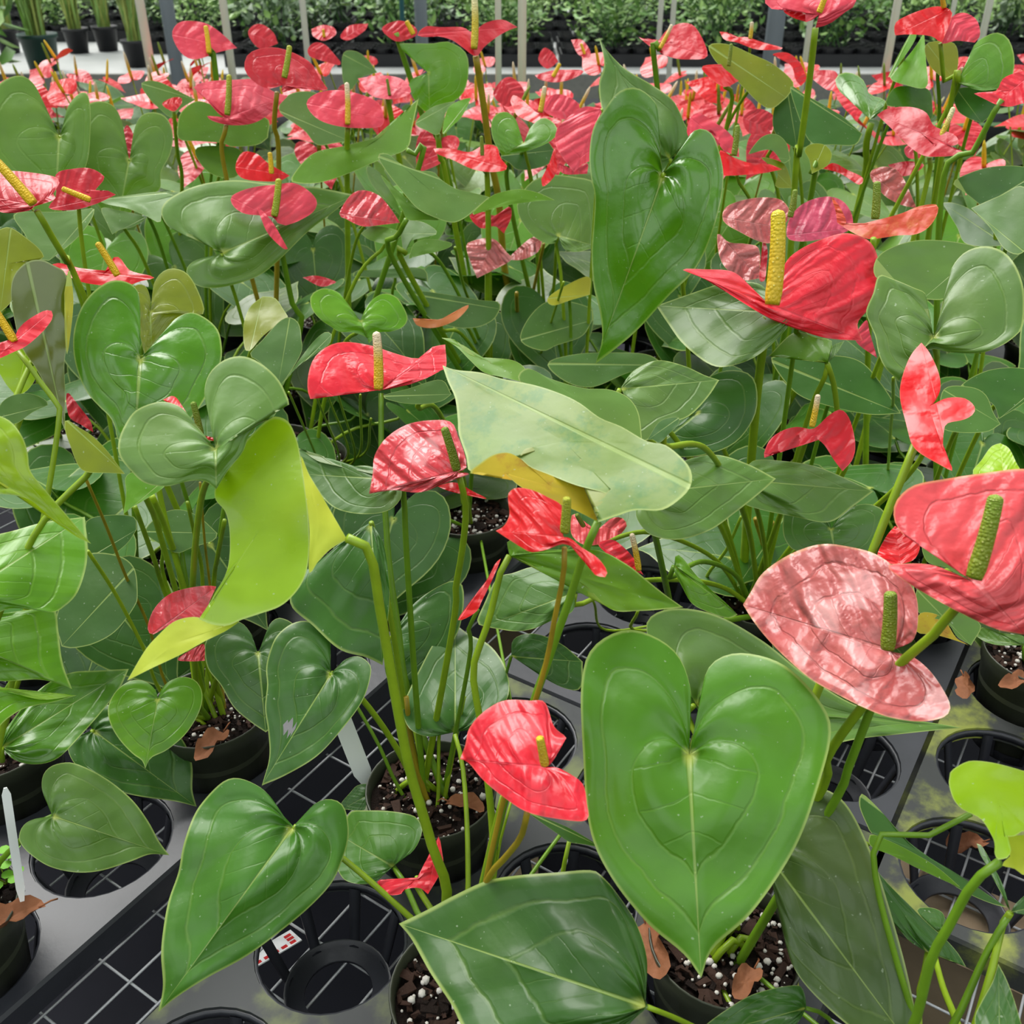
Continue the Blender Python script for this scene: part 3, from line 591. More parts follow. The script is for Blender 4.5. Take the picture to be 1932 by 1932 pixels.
DATA = """
L|F|m|.60|J 1300,1420 1298,1375 1303,1300 1270,1225 1190,1188 1120,1220 1097,1290 1100,1420 1112,1560 1150,1650 1220,1740 1290,1800 *1323,1845 1345,1790 1420,1720 1500,1600 1545,1480 1568,1380 1545,1320 1480,1255 1400,1232 1345,1250 1325,1300 1330,1370 1316,1405|o=B|p=F 1300,1420 1310,1390 1330,1420 1345,1560
L|F|g|.72|J 1310,1330 1260,1290 1228,1220 1222,1170 1270,1148 1350,1160 1440,1210 1530,1280 1640,1340 *1815,1373 1700,1385 1590,1400 1480,1440 1380,1420|o=B
L|F|dg|.64|J 1440,1600 1465,1530 1530,1488 1590,1510 1640,1600 1680,1720 1715,1850 *1745,2010 1650,1970 1560,1900 1500,1830 1475,1750 1462,1680|o=Z
L|k|d|.54|J 1705,1465 1690,1400 1700,1200 1640,1000 1530,830 1460,750 1390,708 1180,722 1000,735 820,765 640,845 480,930 *330,1003 400,1090 500,1270 620,1450 700,1600 850,1700 1200,1720 1500,1640 1640,1520|o=B|p=F 1222,1900 1290,1928 1400,1985 1440,2020|a=.35
L|j|d2|.66|J 1620,465 1560,400 1500,310 1430,245 1320,200 1230,220 1120,330 1060,430 1010,580 985,720 930,880 900,1050 890,1180 900,1350 *875,1490 960,1420 1130,1310 1350,1190 1530,1060 1700,920 1830,780 1895,640 1925,520 1915,400 1880,335 1810,315 1740,340 1680,400|o=A|p=F 553,1559 650,1622 775,1732 830,1790
L|j|g|.70|J 290,410 265,350 232,260 240,180 290,130 380,112 460,135 550,180 640,240 740,330 820,440 880,550 *935,625 830,620 720,660 560,710 420,720 280,690 180,630 120,570 105,520 130,460 190,425|o=E|p=F 99,1540 60,1560 36,1590 0,1625 -30,1680
L|F|d|.72|J 625,1269 622,1240 624,1215 611,1190 580,1172 550,1177 522,1200 508,1232 502,1262 504,1293 500,1337 506,1380 508,1430 *494,1482 540,1462 600,1425 650,1370 685,1320 700,1270 695,1250 675,1238 650,1245 635,1262|o=C|h=545,1370,12
L|g|d|.78|J 1425,970 1395,910 1390,870 1320,800 1200,830 1140,900 1130,960 1150,1060 1220,1150 1290,1270 1380,1350 *1468,1410 1600,1300 1650,1100 1640,850 1560,780 1500,800 1465,870 1440,940|o=D
L|F|b|.78|J 298,1318 292,1300 272,1285 245,1285 218,1305 204,1335 208,1365 225,1395 250,1422 268,1435 *274,1450 285,1430 315,1415 350,1385 375,1345 382,1310 370,1285 345,1277 320,1285 305,1300|o=D
L|F|d|.86|J 175,1378 165,1350 200,1330 280,1345 340,1390 362,1440 363,1490 *371,1522 330,1512 250,1500 190,1480 140,1440 130,1400|o=D
L|F|b2|.74|J 2,1411 0,1395 30,1350 75,1300 130,1270 185,1265 *243,1262 225,1300 190,1345 150,1390 110,1430 70,1442 30,1435|o=H
L|F|b|.66|J -60,1290 -20,1285 20,1305 80,1320 *145,1312 100,1325 50,1335 15,1355 -20,1385 -80,1400|o=E
L|F|b|.68|J -90,1200 -60,1165 0,1158 60,1150 102,1150 110,1190 118,1250 *136,1300 110,1290 70,1282 0,1285 -60,1270|o=E
L|F|b|.62|J -70,1120 -90,1060 -40,1020 30,1000 85,985 *160,975 165,1040 160,1080 145,1120 123,1143 100,1155 60,1150 20,1148 -30,1160|o=E
L|F|l|.55|J -80,860 -40,780 0,785 25,800 45,830 53,860 58,890 90,930 120,965 *172,1026 140,1010 95,975 60,945 30,935 0,932 -60,930|o=E
L|F|ln|.60|523,786 545,797 560,830 568,870 575,920 582,980 583,1040 577,1082 560,1115 530,1143 490,1158 454,1170 430,1180 400,1178 *375,1168 390,1150 405,1120 425,1085 433,1050 433,1000 425,965 408,945 405,925 415,890 440,860 480,815 505,792|o=A|p=F 655,1015 680,1020 698,1045 707,1080 714,1132 726,1200 742,1292 760,1390 777,1468 800,1543 818,1605 842,1670 848,1760|pr=9|nv=1|pd=.57
+|F|lu|.575|568,860 583,895 610,940 *655,1018 625,1035 600,1060 583,1080 584,1000 575,920
+|F|lu|.58|*240,1284 273,1228 297,1200 328,1173 362,1164 385,1168 403,1178 430,1180 454,1170 427,1190 386,1210 341,1235 290,1259
L|h|d|.80|J 640,1415 600,1400 560,1425 480,1432 400,1400 360,1340 350,1270 400,1150 450,1050 520,920 590,850 *640,812 720,870 820,920 890,1000 930,1090 940,1160 925,1230 870,1300 780,1370 700,1400 660,1395|o=A|p=F 858,1385 872,1440 880,1530 883,1640 880,1720|pd=.74|pr=4
L|k|b3|.76|J 300,690 330,660 400,610 440,550 458,480 430,420 370,395 260,380 140,378 60,385 30,450 *-20,500 -30,640 10,740 60,775 140,785 200,770 250,730 275,700|o=A|p=k 300,690 340,740 380,830 425,900 435,960 500,1050|pr=5
L|k|d|.84|J 165,290 160,235 100,240 60,280 10,340 *20,370 130,380 150,340|o=C
L|l|d|.66|1085,500 1070,470 1030,380 1020,330 1030,288 1060,300 1150,390 1260,520 1400,630 1550,720 1700,820 *1840,915 1760,895 1650,850 1540,790 1400,690 1250,590 1130,520|o=Z|p=l 1070,560 1030,590 980,640 900,760
+|l|u|.655|1085,510 1150,530 1280,590 1450,690 *1590,810 1480,760 1330,690 1200,625 1110,590 1075,560
L|l|ln|.52|1518,240 1520,200 1530,160 1600,115 1660,103 1780,118 1932,160 2010,190 2030,500 1932,490 1880,520 1820,525 1850,560 1860,600 1840,640 *1790,650 1770,620 1770,560 1750,510 1700,430 1640,395 1590,370 1545,320|o=Z|nv=1|p=l 1800,660 1720,710 1650,790 1590,870 1540,980 1460,1110 1410,1230 1370,1400 1330,1557 1320,1700|pr=8.5
+|l|lu|.518|1820,525 1900,515 2010,530 2030,740 1932,735 1880,700 1810,680 *1855,630
L|l|d|.64|J 1395,1160 1300,1100 1240,1030 1150,930 1100,820 1060,720 1040,640 1070,650 1180,780 1300,900 1400,1000 1500,1090 1570,1170 *1612,1242 1520,1200 1410,1165|o=Z|p=l 1395,1160 1400,1200 1380,1260 1350,1400|pr=4
L|l|d|.74|J 1465,1050 1410,1010 1340,925 1420,915 1480,940 *1497,980 1480,1020|o=Z
L|l|d|.60|J 1855,930 1830,890 1770,740 1700,640 *1670,560 1700,575 1760,680 1820,800|o=Z|p=l 1860,940 1820,1000 1750,1120 1690,1240 1620,1400 1550,1557 1520,1650|pr=6
L|l|d|.60|J 1860,940 1880,900 1932,850 2000,800 *2040,900 2000,960 1932,955|o=Z
L|l|d|.52|J 1800,1760 1700,1650 1660,1530 1700,1430 1760,1320 *1790,1225 1830,1300 1870,1400 1900,1500 1930,1620 1900,1720|o=Z
L|l|d|.60|J 728,1470 725,1410 700,1350 650,1345 550,1360 420,1400 300,1470 180,1557 *100,1640 400,1680 600,1620 690,1540|o=B|p=l 728,1470 800,1490 880,1557 900,1650|pr=4
L|l|y|.74|J 545,1190 545,1160 520,1100 470,1072 400,1075 330,1110 *275,1170 350,1180 420,1225 480,1255 530,1245|o=B
L|l|y|.73|J 545,1160 570,1200 640,1230 680,1290 *690,1345 640,1350 580,1310 550,1240|o=B
L|e|gp|.58|1500,1525 1570,1465 1530,1430 1450,1400 1300,1360 1150,1300 1050,1260 1000,1215 930,1182 850,1195 780,1240 720,1293 700,1200 660,1080 655,1000 640,880 600,790 *570,700 640,725 780,740 900,775 1080,810 1230,860 1330,910 1440,990 1560,1040 1700,1120 1800,1140 1900,1220 1945,1290 1940,1370 1880,1440 1780,1500 1640,1500 1540,1530 1428,1566|o=A|p=F 1128,985 1100,1050 1075,1130 1050,1200 1030,1260 1005,1330 960,1480 930,1600 905,1700|pr=7.5|pd=.56
+|e|yb|.575|720,1293 780,1240 850,1195 930,1182 1000,1215 1050,1260 1150,1300 1300,1360 1450,1400 1530,1430 1570,1465 1500,1530 *1428,1566 1400,1550 1300,1500 1150,1440 1000,1370 900,1290 810,1300
L|F|g|.68|J 1170,733 1195,700 1240,680 1290,690 1330,708 *1357,717 1335,750 1300,785 1260,800 1235,820 1212,832 1205,790 1190,745
L|F|g|.66|995,695 1040,715 1100,732 1150,735 1185,750 1205,780 *1212,835 1150,830 1050,770 980,720
L|e|u|.68|*565,548 640,560 680,610 740,650 850,660 950,670 1010,700 1045,750 1058,800 1000,790 900,765 800,740 720,670 650,600
L|e|d|.60|*1700,1115 1760,1020 1820,990 1875,990 1870,1030 1820,1080 1770,1128 1730,1110
L|F|d|.80|J 1316,778 1270,790 1290,750 1350,705 1400,700 1425,720 1428,770 1410,810 1380,840 1330,858 1280,862 *1230,850 1255,810
L|F|g|.74|J 1215,930 1240,905 1290,870 1350,858 1410,875 *1464,903 1440,925 1390,965 1340,1000 1280,1018 1230,1010 1205,985 1200,960|p=F 1225,960 1245,1050 1262,1130 1270,1180|pr=6
L|F|g|.82|J 1405,905 1420,870 1480,870 1540,880 1590,900 *1648,927 1610,955 1565,985 1500,975 1430,960 1400,945
L|i|g2|.86|J 865,285 860,240 830,180 780,120 720,75 670,70 630,130 605,200 600,300 620,360 665,405 760,420 *900,470 1000,440 1090,400 1140,330 1165,230 1150,180 1080,150 1010,155 950,190 900,240
L|i|b|.80|J 0,490 10,430 50,450 120,540 200,620 280,690 *350,760 300,780 200,750 100,700 40,600 0,520
L|h|u|.63|J 940,435 930,350 1000,370 1100,400 1300,400 1450,410 1600,490 1700,570 1800,650 *1900,720 1800,730 1650,740 1500,730 1350,590 1200,540 1050,490|o=A|p=h 940,435 890,530 850,700 810,840 780,920 740,1100 800,1500 850,2200|pr=6
L|h|g2|.78|J 1300,640 1430,640 1300,570 1200,530 1080,495 960,530 870,560 800,700 760,800 *800,825 880,840 980,852 1080,835 1180,790 1290,740
L|h|d|.80|J 950,990 960,900 1040,865 1140,880 1240,930 1300,980 *1345,1020 1335,1165 1240,1165 1100,1090 1000,1010|p=h 950,990 920,1110 940,1200|pr=3
L|F|d|.76|J 700,985 660,1010 600,1060 560,1090 548,1140 590,1180 640,1225 690,1240 *722,1255 728,1200 735,1120 725,1030|o=C
L|F|d|.86|J 740,1200 780,1140 840,1100 870,1100 875,1140 865,1190 840,1230 800,1270 *770,1300 735,1290 725,1240|o=C
L|F|g2|.70|J 750,905 700,880 650,880 600,870 560,845 *580,895 610,940 640,962 690,970 735,962 758,935|o=C
L|e|b|.88|J 118,455 60,390 10,310 -50,280 -110,280 -158,320 -150,390 -100,450 -40,490 0,515 80,520 150,545 *165,580 220,520 280,515 350,490 378,440 350,370 310,320 240,305 170,350 130,420
L|d|bd|.66|J 775,660 760,600 770,500 775,400 760,290 700,240 610,235 520,290 450,380 410,500 405,620 430,740 480,850 550,930 610,990 640,1060 650,1110 *740,1180 900,1100 1050,1000 1150,850 1215,700 1225,600 1200,500 1120,430 1040,410 950,460 890,560 840,640|o=D|p=d 775,660 840,640 860,900 900,1500
L|d|o|.76|J 830,405 840,330 850,250 890,190 950,165 1030,190 1090,280 1128,410 1040,420 960,450 880,560 *840,640 800,640 770,500 775,400 740,270 800,260 830,330
L|d|g|.60|J 1190,1160 1130,1130 1070,1060 1030,960 950,910 860,905 750,950 690,1030 655,1120 660,1200 720,1280 800,1350 920,1368 1040,1340 1130,1340 *1195,1385 1260,1280 1340,1180 1380,1080 1460,1000 1520,980 1530,920 1595,920 1580,860 1530,770 1440,690 1340,650 1240,670 1160,740 1130,830 1140,920 1180,990 1210,1090|o=D
L|d|o|.84|1350,600 1345,480 1380,380 *1450,320 1520,330 1570,400 1590,440 1540,470 1450,540 1380,620
L|d|g2|.80|1380,640 1450,560 1540,460 1600,435 1650,470 1665,560 1660,640 1560,800 *1540,790 1430,680
+|d|g2|.79|1660,660 1740,560 1800,515 *1832,530 1820,580 1740,640 1640,710 1570,790
L|d|o2|.60|*358,1060 330,990 270,850 200,720 120,600 80,450 60,300 80,200 150,130 230,118 300,150 360,190 375,300 360,430 370,560 355,700 360,850|o=E|a=.3
+|d|y|.595|380,170 400,260 405,370 390,520 370,640 358,520 *355,300
L|d|o|.66|-60,300 -40,0 0,-50 60,-60 150,0 220,60 240,110 160,120 90,190 70,260 60,350 *0,410|o=E
L|d|l|.66|0,640 60,620 150,600 200,640 200,760 150,840 *90,870 30,800 -20,700|o=E
L|d|o|.64|365,1000 430,1040 510,1090 590,1170 650,1250 *690,1300 600,1295 480,1290 430,1250 390,1150 360,1060|o=E
L|d|g2|.64|0,920 60,870 160,855 250,890 *265,920 180,960 80,1025 0,985|o=E
L|g|d|.80|310,780 400,560 470,430 640,430 740,500 760,650 740,720 640,850 520,920 400,945 *340,935|o=H
L|g|d|.86|480,240 600,210 740,220 *755,290 700,370 600,440 500,440 480,330|o=H
L|F|b|.68|237,900 260,890 310,905 308,920 270,945 248,958 *233,970 238,930|o=D
L|g|g2|.86|800,300 900,200 1000,180 1100,220 *1200,310 1180,350 1060,390 980,420 900,380|o=D
L|f|g|.62|J 1435,545 1400,500 1375,420 1390,310 1320,270 1200,220 1130,205 1100,300 1060,400 1080,470 1110,540 1130,640 1170,720 *1240,785 1280,720 1350,650 1420,610 1540,630 1690,632 1790,600 1870,550 1925,480 1932,300 1900,180 1840,90 1760,48 1680,46 1600,80 1540,150 1515,230 1525,320 1500,430 1460,510|p=f 1435,545 1440,620 1440,720 1300,1300
L|F|g|.68|1660,480 1720,455 1790,455 1850,470 1830,500 1790,560 *1740,565 1690,540 1650,520
L|F|g|.66|J 1500,590 1460,560 1430,535 1370,533 1300,555 *1238,577 1260,610 1290,650 1340,688 1380,690 1430,670 1480,625
L|f|u|.70|J 850,690 860,640 870,565 780,545 660,520 *520,650 690,645 780,660|p=f 845,690 880,800 900,950 905,1100 920,1320|pr=5
L|f|g|.705|J 850,690 870,600 940,565 900,630
L|F|d|.86|1455,680 1480,672 1560,670 1620,680 1660,720 *1700,780 1640,782 1560,765 1500,740
L|F|g2|.76|1780,735 1830,730 1860,745 1875,780 *1888,800 1860,815 1800,815 1775,800
L|F|d|.80|1810,735 1860,700 1932,695 1970,720 1932,760 *1885,790 1870,760
L|f|l|.60|J 1820,1310 1650,1300 1700,1220 1750,1150 *1800,1130 1850,1160 1890,1240 1910,1290|o=F
L|i|g|.68|1340,620 1400,600 1500,700 1600,760 1695,820 *1640,930 1560,880 1500,800 1350,750|o=F
+|i|yb|.675|1355,755 1440,755 1500,800 1560,890 *1630,930 1560,905 1440,870 1340,855
L|i|g|.68|1370,380 1440,370 1520,420 *1610,500 1600,550 1500,500 1400,470|o=F
L|i|g|.80|J 1932,930 1932,880 1800,860 1700,830 *1670,880 1720,910 1800,930|o=F
L|F|bd|.70|J 1251,328 1240,305 1235,270 1238,235 1240,200 1215,172 1190,165 1165,175 1145,200 1120,240 1112,290 1115,335 1122,370 1120,420 1116,480 1120,540 1132,590 1136,640 *1123,687 1165,655 1205,620 1260,560 1310,510 1340,450 1360,380 1365,330 1358,290 1345,255 1325,243 1305,250 1290,275 1285,300 1275,325 1262,332|a=.25
L|F|g3|.95|J 1265,300 1240,330 1180,300 1140,220 1130,160 1140,120 *1130,70 1145,95 1180,130 1230,160 1270,190 1290,230 1300,260|a=.3
L|b|g|.86|212,860 270,850 330,900 430,940 520,950 560,990 640,1040 720,1060 800,1080 *830,1090 760,1150 700,1200 640,1228 580,1220 480,1180 420,1140 350,1060 270,960|p=b 370,1215 330,1300 310,1460|pr=5
+|b|u|.86|830,1090 900,1060 1000,1045 1100,1065 *1190,1105 1100,1110 950,1130 820,1160 730,1185
+|b|u|.865|230,970 300,1030 400,1120 480,1180 560,1215 470,1215 380,1215 *350,1160
L|b|u|.92|*120,1290 180,1250 280,1260 340,1290 310,1330 250,1345 170,1325
L|b|u|.92|*385,1430 390,1400 420,1340 500,1320 600,1335 625,1355 560,1385 450,1410|p=b 370,1400 360,1464
L|b|g|.93|*340,1290 370,1220 470,1230 540,1290 400,1330 360,1400
L|F|g|1.0|J 1053,446 1040,462 1000,440 975,390 1000,345 1040,330 1090,335 1120,345 1130,400 *1128,465 1090,475 1065,470
L|a|g|.90|J 1225,1400 1180,1350 1080,1300 980,1280 920,1240 890,1170 920,1110 1020,1050 1150,1010 1300,995 1450,1010 1600,1025 1750,1035 *1961,1077 1830,1180 1700,1280 1540,1437 1420,1527 1250,1582 1120,1587 1050,1547 1030,1487 1080,1437 1180,1410|a=.45
L|a|g|.93|*530,1105 700,1080 880,1060 980,1080 1050,1050 920,1110 890,1200 880,1230 800,1190 700,1150 600,1130
L|a|g|.94|560,1150 650,1160 800,1200 740,1250 660,1270 *620,1295 590,1230
L|a|b4|1.0|J 330,750 300,730 260,680 240,600 210,500 150,430 80,420 0,460 -80,560 -120,700 -80,850 0,950 100,1050 200,1180 *300,1250 400,1050 480,900 500,700 495,560 470,510 420,530 370,600 355,700|a=.4
L|a|b4|1.05|J 715,880 690,820 680,700 640,600 570,560 480,580 420,680 395,800 410,900 430,1000 520,1100 *640,1290 780,1100 880,1050 890,950 940,850 955,740 920,650 850,620 780,640 740,720 730,820|a=.4
L|a|g|.86|80,1180 300,1170 450,1160 520,1150 500,1220 430,1310 350,1380 *270,1440 200,1420 140,1300
L|a|g|1.2|780,460 870,450 1000,510 *1080,550 1000,600 950,650 880,600 820,540
L|a|u|1.1|980,700 1000,620 1080,560 1170,580 1240,650 1470,650 *1480,760 1420,800 1280,810 1230,790 1100,780 990,770
L|a|u|1.1|1080,820 1280,810 *1350,850 1300,980 1150,950
L|a|g|1.1|1540,610 1600,520 1740,510 1850,600 1932,700 *1932,780 1850,790 1750,800 1680,720
L|F|u|.97|550,335 590,290 650,275 720,255 760,225 *790,185 778,240 768,280 720,300 650,330 600,345 560,345|p=b 375,830 410,860 440,920
L|b|b|1.3|J 490,400 440,360 330,250 400,240 520,240 600,230 690,280 715,360 700,480 650,550 560,590 *500,640 420,560 390,450|a=.3
L|b|g3|1.5|20,300 80,280 150,320 *210,400 120,430 60,500 20,440
L|b|g|1.1|420,680 500,600 580,570 *640,560 590,620 550,740 480,720
L|b|b|1.1|570,740 600,600 680,550 *730,540 680,640 620,700|p=b 545,740 560,880 590,980
L|b|b|1.0|J 1020,790 1000,760 980,670 930,620 870,630 840,680 850,770 *900,860 1050,830 1180,770 1200,700 1130,650 1060,700
L|b|d|1.05|890,860 1000,810 1130,770 *1190,830 1150,910 1000,940 940,900
L|c|o|1.0|190,250 300,245 430,300 540,350 640,430 660,480 *620,540 540,600 470,570 380,480 300,400 230,340
L|c|d|1.0|550,610 620,470 700,600 760,780 *680,830 560,740
L|c|d|.95|640,480 720,520 860,600 940,650 *1040,740 1000,800 880,800 760,790 700,680
L|c|bd|1.0|J 1080,660 1050,620 980,560 910,500 890,430 940,400 1000,410 1050,450 1080,520 *1140,540 1170,570 1120,640|p=c 1090,680 1060,800 1030,1080|pr=6
L|c|b|.95|*1340,120 1330,220 1230,370 1180,430 1240,300
L|c|b|.95|*1380,180 1390,330 1395,480 1280,470 1190,430 1250,360 1330,260
L|c|bd|.95|1170,580 1210,490 1300,475 1410,500 *1430,640 1400,670 1340,600 1270,590
L|c|b|.88|J 1560,455 1600,420 1650,260 1720,200 1790,180 1850,220 1880,330 1860,440 *1800,490 1700,500 1620,480|p=c 1565,460 1530,560
L|c|o|.90|1395,240 1540,235 1570,330 *1550,440 1470,420 1400,340
L|c|d|.90|1560,490 1800,500 1760,620 *1700,680 1620,650 1560,600
L|c|d|.85|1540,1010 1620,960 1760,920 1932,920 2000,960 1932,1060 1800,1110 *1700,1140 1600,1060
L|c|g3|.75|*1640,1150 1800,1080 1932,1030 2000,1200 1932,1390 1830,1380 1740,1250
L|c|d|.90|*1480,1120 1540,1120 1640,1160 1750,1260 1830,1350 1620,1350 1560,1250
L|c|g|.90|410,850 480,760 560,740 620,790 *640,880 600,900 540,830 450,840
+|c|o|.90|600,900 640,980 *650,1040 560,1030 570,950 480,870
L|c|o|.85|720,830 760,795 830,800 870,850 850,910 800,940 *760,960 745,880|p=c 755,960 760,1060
L|e|g2|1.0|370,300 450,290 600,310 780,340 880,350 *890,390 850,450 760,490 640,490 500,440
L|e|g2|1.1|100,180 250,170 420,160 480,180 *490,240 400,220 200,215 80,210
L|e|g2|1.05|1000,560 1060,420 1180,340 1380,380 *1400,450 1340,540 1200,590 1120,620
L|e|g2|1.05|1150,690 1300,640 1500,630 1700,640 *1800,700 1600,740 1400,820 1250,790
L|e|br|.95|*405,440 520,450 600,430 680,380 720,370 660,440 580,480 500,495 430,480
L|e|y|1.0|1150,330 1250,260 1380,210 *1385,310 1280,340 1180,370
L|e|g2|.72|240,870 380,830 560,780 *620,860 560,900 450,915 330,905
S|F|r1|.66|J 1450,575 1420,545 1395,520 1372,510 1330,508 1287,508 1320,522 1360,545 1400,570 1450,600 1500,620 1560,638 *1628,643 1618,610 1640,580 1655,530 1657,490 1640,455 1600,440 1560,448 1510,470 1480,500 1470,560|sp=F 1457,575 1468,395 16 y|p=F 1448,598 1430,730 1415,900 1405,1050 1402,1150|pr=8|o=G
S|i|dp|.58|J 1200,965 1230,925 1300,920 1340,850 1345,700 1310,600 1220,500 1100,420 940,380 820,370 700,400 580,460 480,540 420,640 *380,705 440,800 520,900 640,1020 760,1120 900,1200 1040,1270 1180,1325 1350,1350 1480,1330 1525,1280 1500,1200 1420,1080 1330,1000 1260,978|sp=i 1178,950 1195,630 14 g|p=F 1685,1240 1650,1320 1600,1450 1570,1520|pr=8|o=B
S|i|p2|.52|J 1640,570 1600,480 1520,430 1380,360 1280,330 1220,250 1215,160 1260,90 1340,40 1500,10 1700,-20 1932,-45 2050,0 2150,300 2100,700 *1932,870 1780,840 1600,760 1450,680 1330,610 1240,550 1180,490 1300,478 1420,485 1520,520 1590,560|sp=i 1655,560 1780,95 17 g|p=F 1832,1120 1795,1156 1750,1210 1716,1235 1630,1330 1560,1430 1545,1500|pr=9|o=B
S|f|r2|.60|*1365,575 1310,640 1270,730 1248,820 1250,900 1275,1000 1290,1060 1310,1130 1350,1180 1450,1240 1540,1283 1500,1210 1485,1160 1490,1060 1510,1020 1600,1000 1650,970 1660,930 1610,885 1530,878 1460,900 1420,950 1395,955 1440,900 1470,830 1460,740 1410,630|p=f 1330,1140 1270,1290 1200,1460 1090,1740|pr=8|o=B
S|F|r1|.74|J 715,737 690,733 650,738 600,751 585,752 580,720 590,680 615,655 650,645 700,652 740,665 780,676 800,672 815,655 *840,650 842,690 830,700 790,720 740,733|sp=F 714,735 710,625 9.5 w|p=F 719,742 720,870 727,968 735,1070 752,1190 770,1305|pr=5|o=C
S|e|r3|.66|J 650,1290 720,1300 600,1345 480,1395 400,1402 300,1390 *165,1410 185,1300 195,1200 260,1100 380,1025 520,1003 620,1015 660,1100 695,1200 700,1270|sp=e 650,1280 578,1040 9 g|p=F 867,900 879,960 872,1040 860,1110 855,1180|pr=6|o=C
S|h|r2|.53|J 1240,330 1210,240 1230,160 1150,110 1060,70 980,60 935,90 935,150 940,210 910,270 *865,297 930,340 1000,385 1060,415 1130,405 1200,380 1240,370 1320,400 1380,460 1400,530 1450,552 1480,545 1470,500 1420,440 1340,390 1280,340|sp=h 1245,305 1258,110 9.5 gy|p=F 1065,1033 1063,1085 1046,1170 1033,1240 1009,1324 960,1470 910,1700|pr=5|pm=stb|o=A
S|h|r2|.68|*893,450 860,480 820,560 760,640 700,720 655,790 700,780 760,740 790,680 830,600 870,510|p=h 765,735 710,860 720,1000|pr=4|o=C
S|h|p2|.76|1290,200 1350,260 1420,290 1500,230 1560,225 1590,265 *1560,310 1480,350 1420,375 1340,370 1280,310|sp=h 1350,270 1310,205 5 g
S|h|r1|.74|1430,370 1500,345 1550,370 1620,440 *1680,540 1600,500 1500,440|sp=h 1655,515 1615,310 6 w
S|F|r1|.545|J 1028,1448 1040,1440 1064,1400 1067,1390 1045,1370 1028,1325 1000,1322 950,1322 910,1345 885,1375 878,1405 *868,1432 885,1440 910,1470 945,1500 990,1530 1040,1543 1105,1548 1107,1515 1100,1480 1075,1460 1050,1448|sp=F 1028,1443 1018,1390 9 y|p=F 995,1532 982,1581 947,1625 923,1653 900,1720|pr=6|o=A|pm=stb
S|k|r1|.68|548,520 570,620 575,680 550,740 *490,840 440,805 360,815 340,840 280,845 230,820 210,770 230,760 340,775 430,770 480,740 520,640|o=A
S|d|r1|.57|0,620 60,600 95,570 90,520 140,460 240,400 *285,400 290,440 240,510 150,590 80,625 -40,670 -80,600|sp=d 80,570 -60,350 8 o|p=d 100,625 250,850 300,1200|pr=5|o=E
S|d|r2|.66|*250,155 330,135 420,160 560,175 600,170 620,110 660,105 710,170 760,190 830,205 850,220 780,235 700,260 580,260 450,240 340,190|sp=d 650,205 535,20 7 o
S|a|r4|.60|J 190,1140 310,1100 290,1080 330,1000 280,970 100,945 0,950 -80,960 *-150,1060 0,1170 150,1165|sp=a 185,1125 -30,880 10 o|p=a 205,1165 300,1330 380,1464 470,1650|pr=6
S|a|r4|.72|310,960 420,930 500,930 560,960 575,990 520,1060 540,1090 580,1050 *640,1075 600,1095 520,1130 400,1160 270,1150 310,1080|sp=a 500,1105 340,1040 6 o
S|a|p1|.92|1275,1090 1330,1055 1420,1030 1520,1020 1620,1010 1700,1050 1750,1110 1730,1170 1650,1220 *1580,1245 1530,1230 1510,1200 1440,1190 1350,1180 1290,1140|sp=a 1515,1195 1540,985 7 gy|p=a 1530,1250 1570,1460 1620,1700 1660,1800|pr=5
+|a|p1|.90|1420,1140 1500,1220 1560,1320 *1590,1375 1560,1370 1480,1290 1440,1200
S|a|p1|1.02|J 1250,650 1210,630 1130,540 1070,480 1150,450 1300,440 1420,440 1500,500 *1590,530 1500,620 1400,680 1280,692 1180,670 1145,640|sp=a 1255,635 1265,410 6 gy|p=a 1250,690 1250,980|pr=4|pm=stb
S|a|r4|.98|J 1560,470 1480,490 1400,450 1350,380 1370,300 1450,265 1540,265 1640,300 1720,350 1760,420 *1810,490 1780,500 1640,490 1560,510|sp=a 1570,430 1600,250 6 gy|p=a 1530,510 1515,700 1540,950|pr=4.5|pm=stb
S|a|p1|1.2|950,190 980,130 1040,115 1140,130 1230,190 *1310,265 1200,290 1120,320 1050,325 990,280|sp=a 1155,295 1135,140 5 o|p=a 1155,310 1190,400
S|F|p1|.95|578,195 600,175 640,170 680,178 715,195 *725,225 715,240 650,240 600,225|sp=F 656,235 654,155 5.5 w|p=F 656,240 655,350
S|F|p1|1.2|*675,148 720,142 760,150 775,175 740,187 700,180|sp=F 735,180 730,148 3 g|p=F 735,185 738,220
S|b|r4|1.3|235,160 280,125 350,115 420,150 430,190 *400,210 330,230 280,210|sp=b 410,190 370,115 5 o|p=b 330,230 350,300
S|b|r4|1.05|430,190 480,145 560,150 680,150 740,180 800,130 900,108 *985,150 930,170 870,205 800,260 755,312 680,260 620,220 540,200 470,205|sp=b 745,270 745,-40 7 yw|p=b 755,310 800,600 840,900 880,1100 910,1464 940,1640 950,1950|pr=6|pm=stb
S|b|p1|.92|J 1450,600 1350,590 1250,660 1200,720 1195,800 1240,880 *1295,950 1350,905 1390,880 1440,750
+|b|r2|.93|1190,820 1200,950 1130,1030 *1115,990 1160,900
+|b|p1|.93|1210,900 1290,940 1370,900 *1370,960 1240,960
S|b|r2|1.02|*945,560 960,525 1010,550 1090,620 1180,650 1230,675 1150,685 1080,680 1000,650 970,620|sp=b 1110,620 1135,475 5 w|p=b 1080,690 1010,850 930,1040|pr=4
+|b|p1|1.04|1130,610 1150,540 1220,520 1310,560 *1335,620 1280,660 1200,650
S|b|r2|1.0|*520,820 620,820 720,840 800,800 870,810 890,870 930,930 850,950 740,935 620,880 540,850|sp=b 790,860 785,750 4 g|p=b 800,950 820,1060
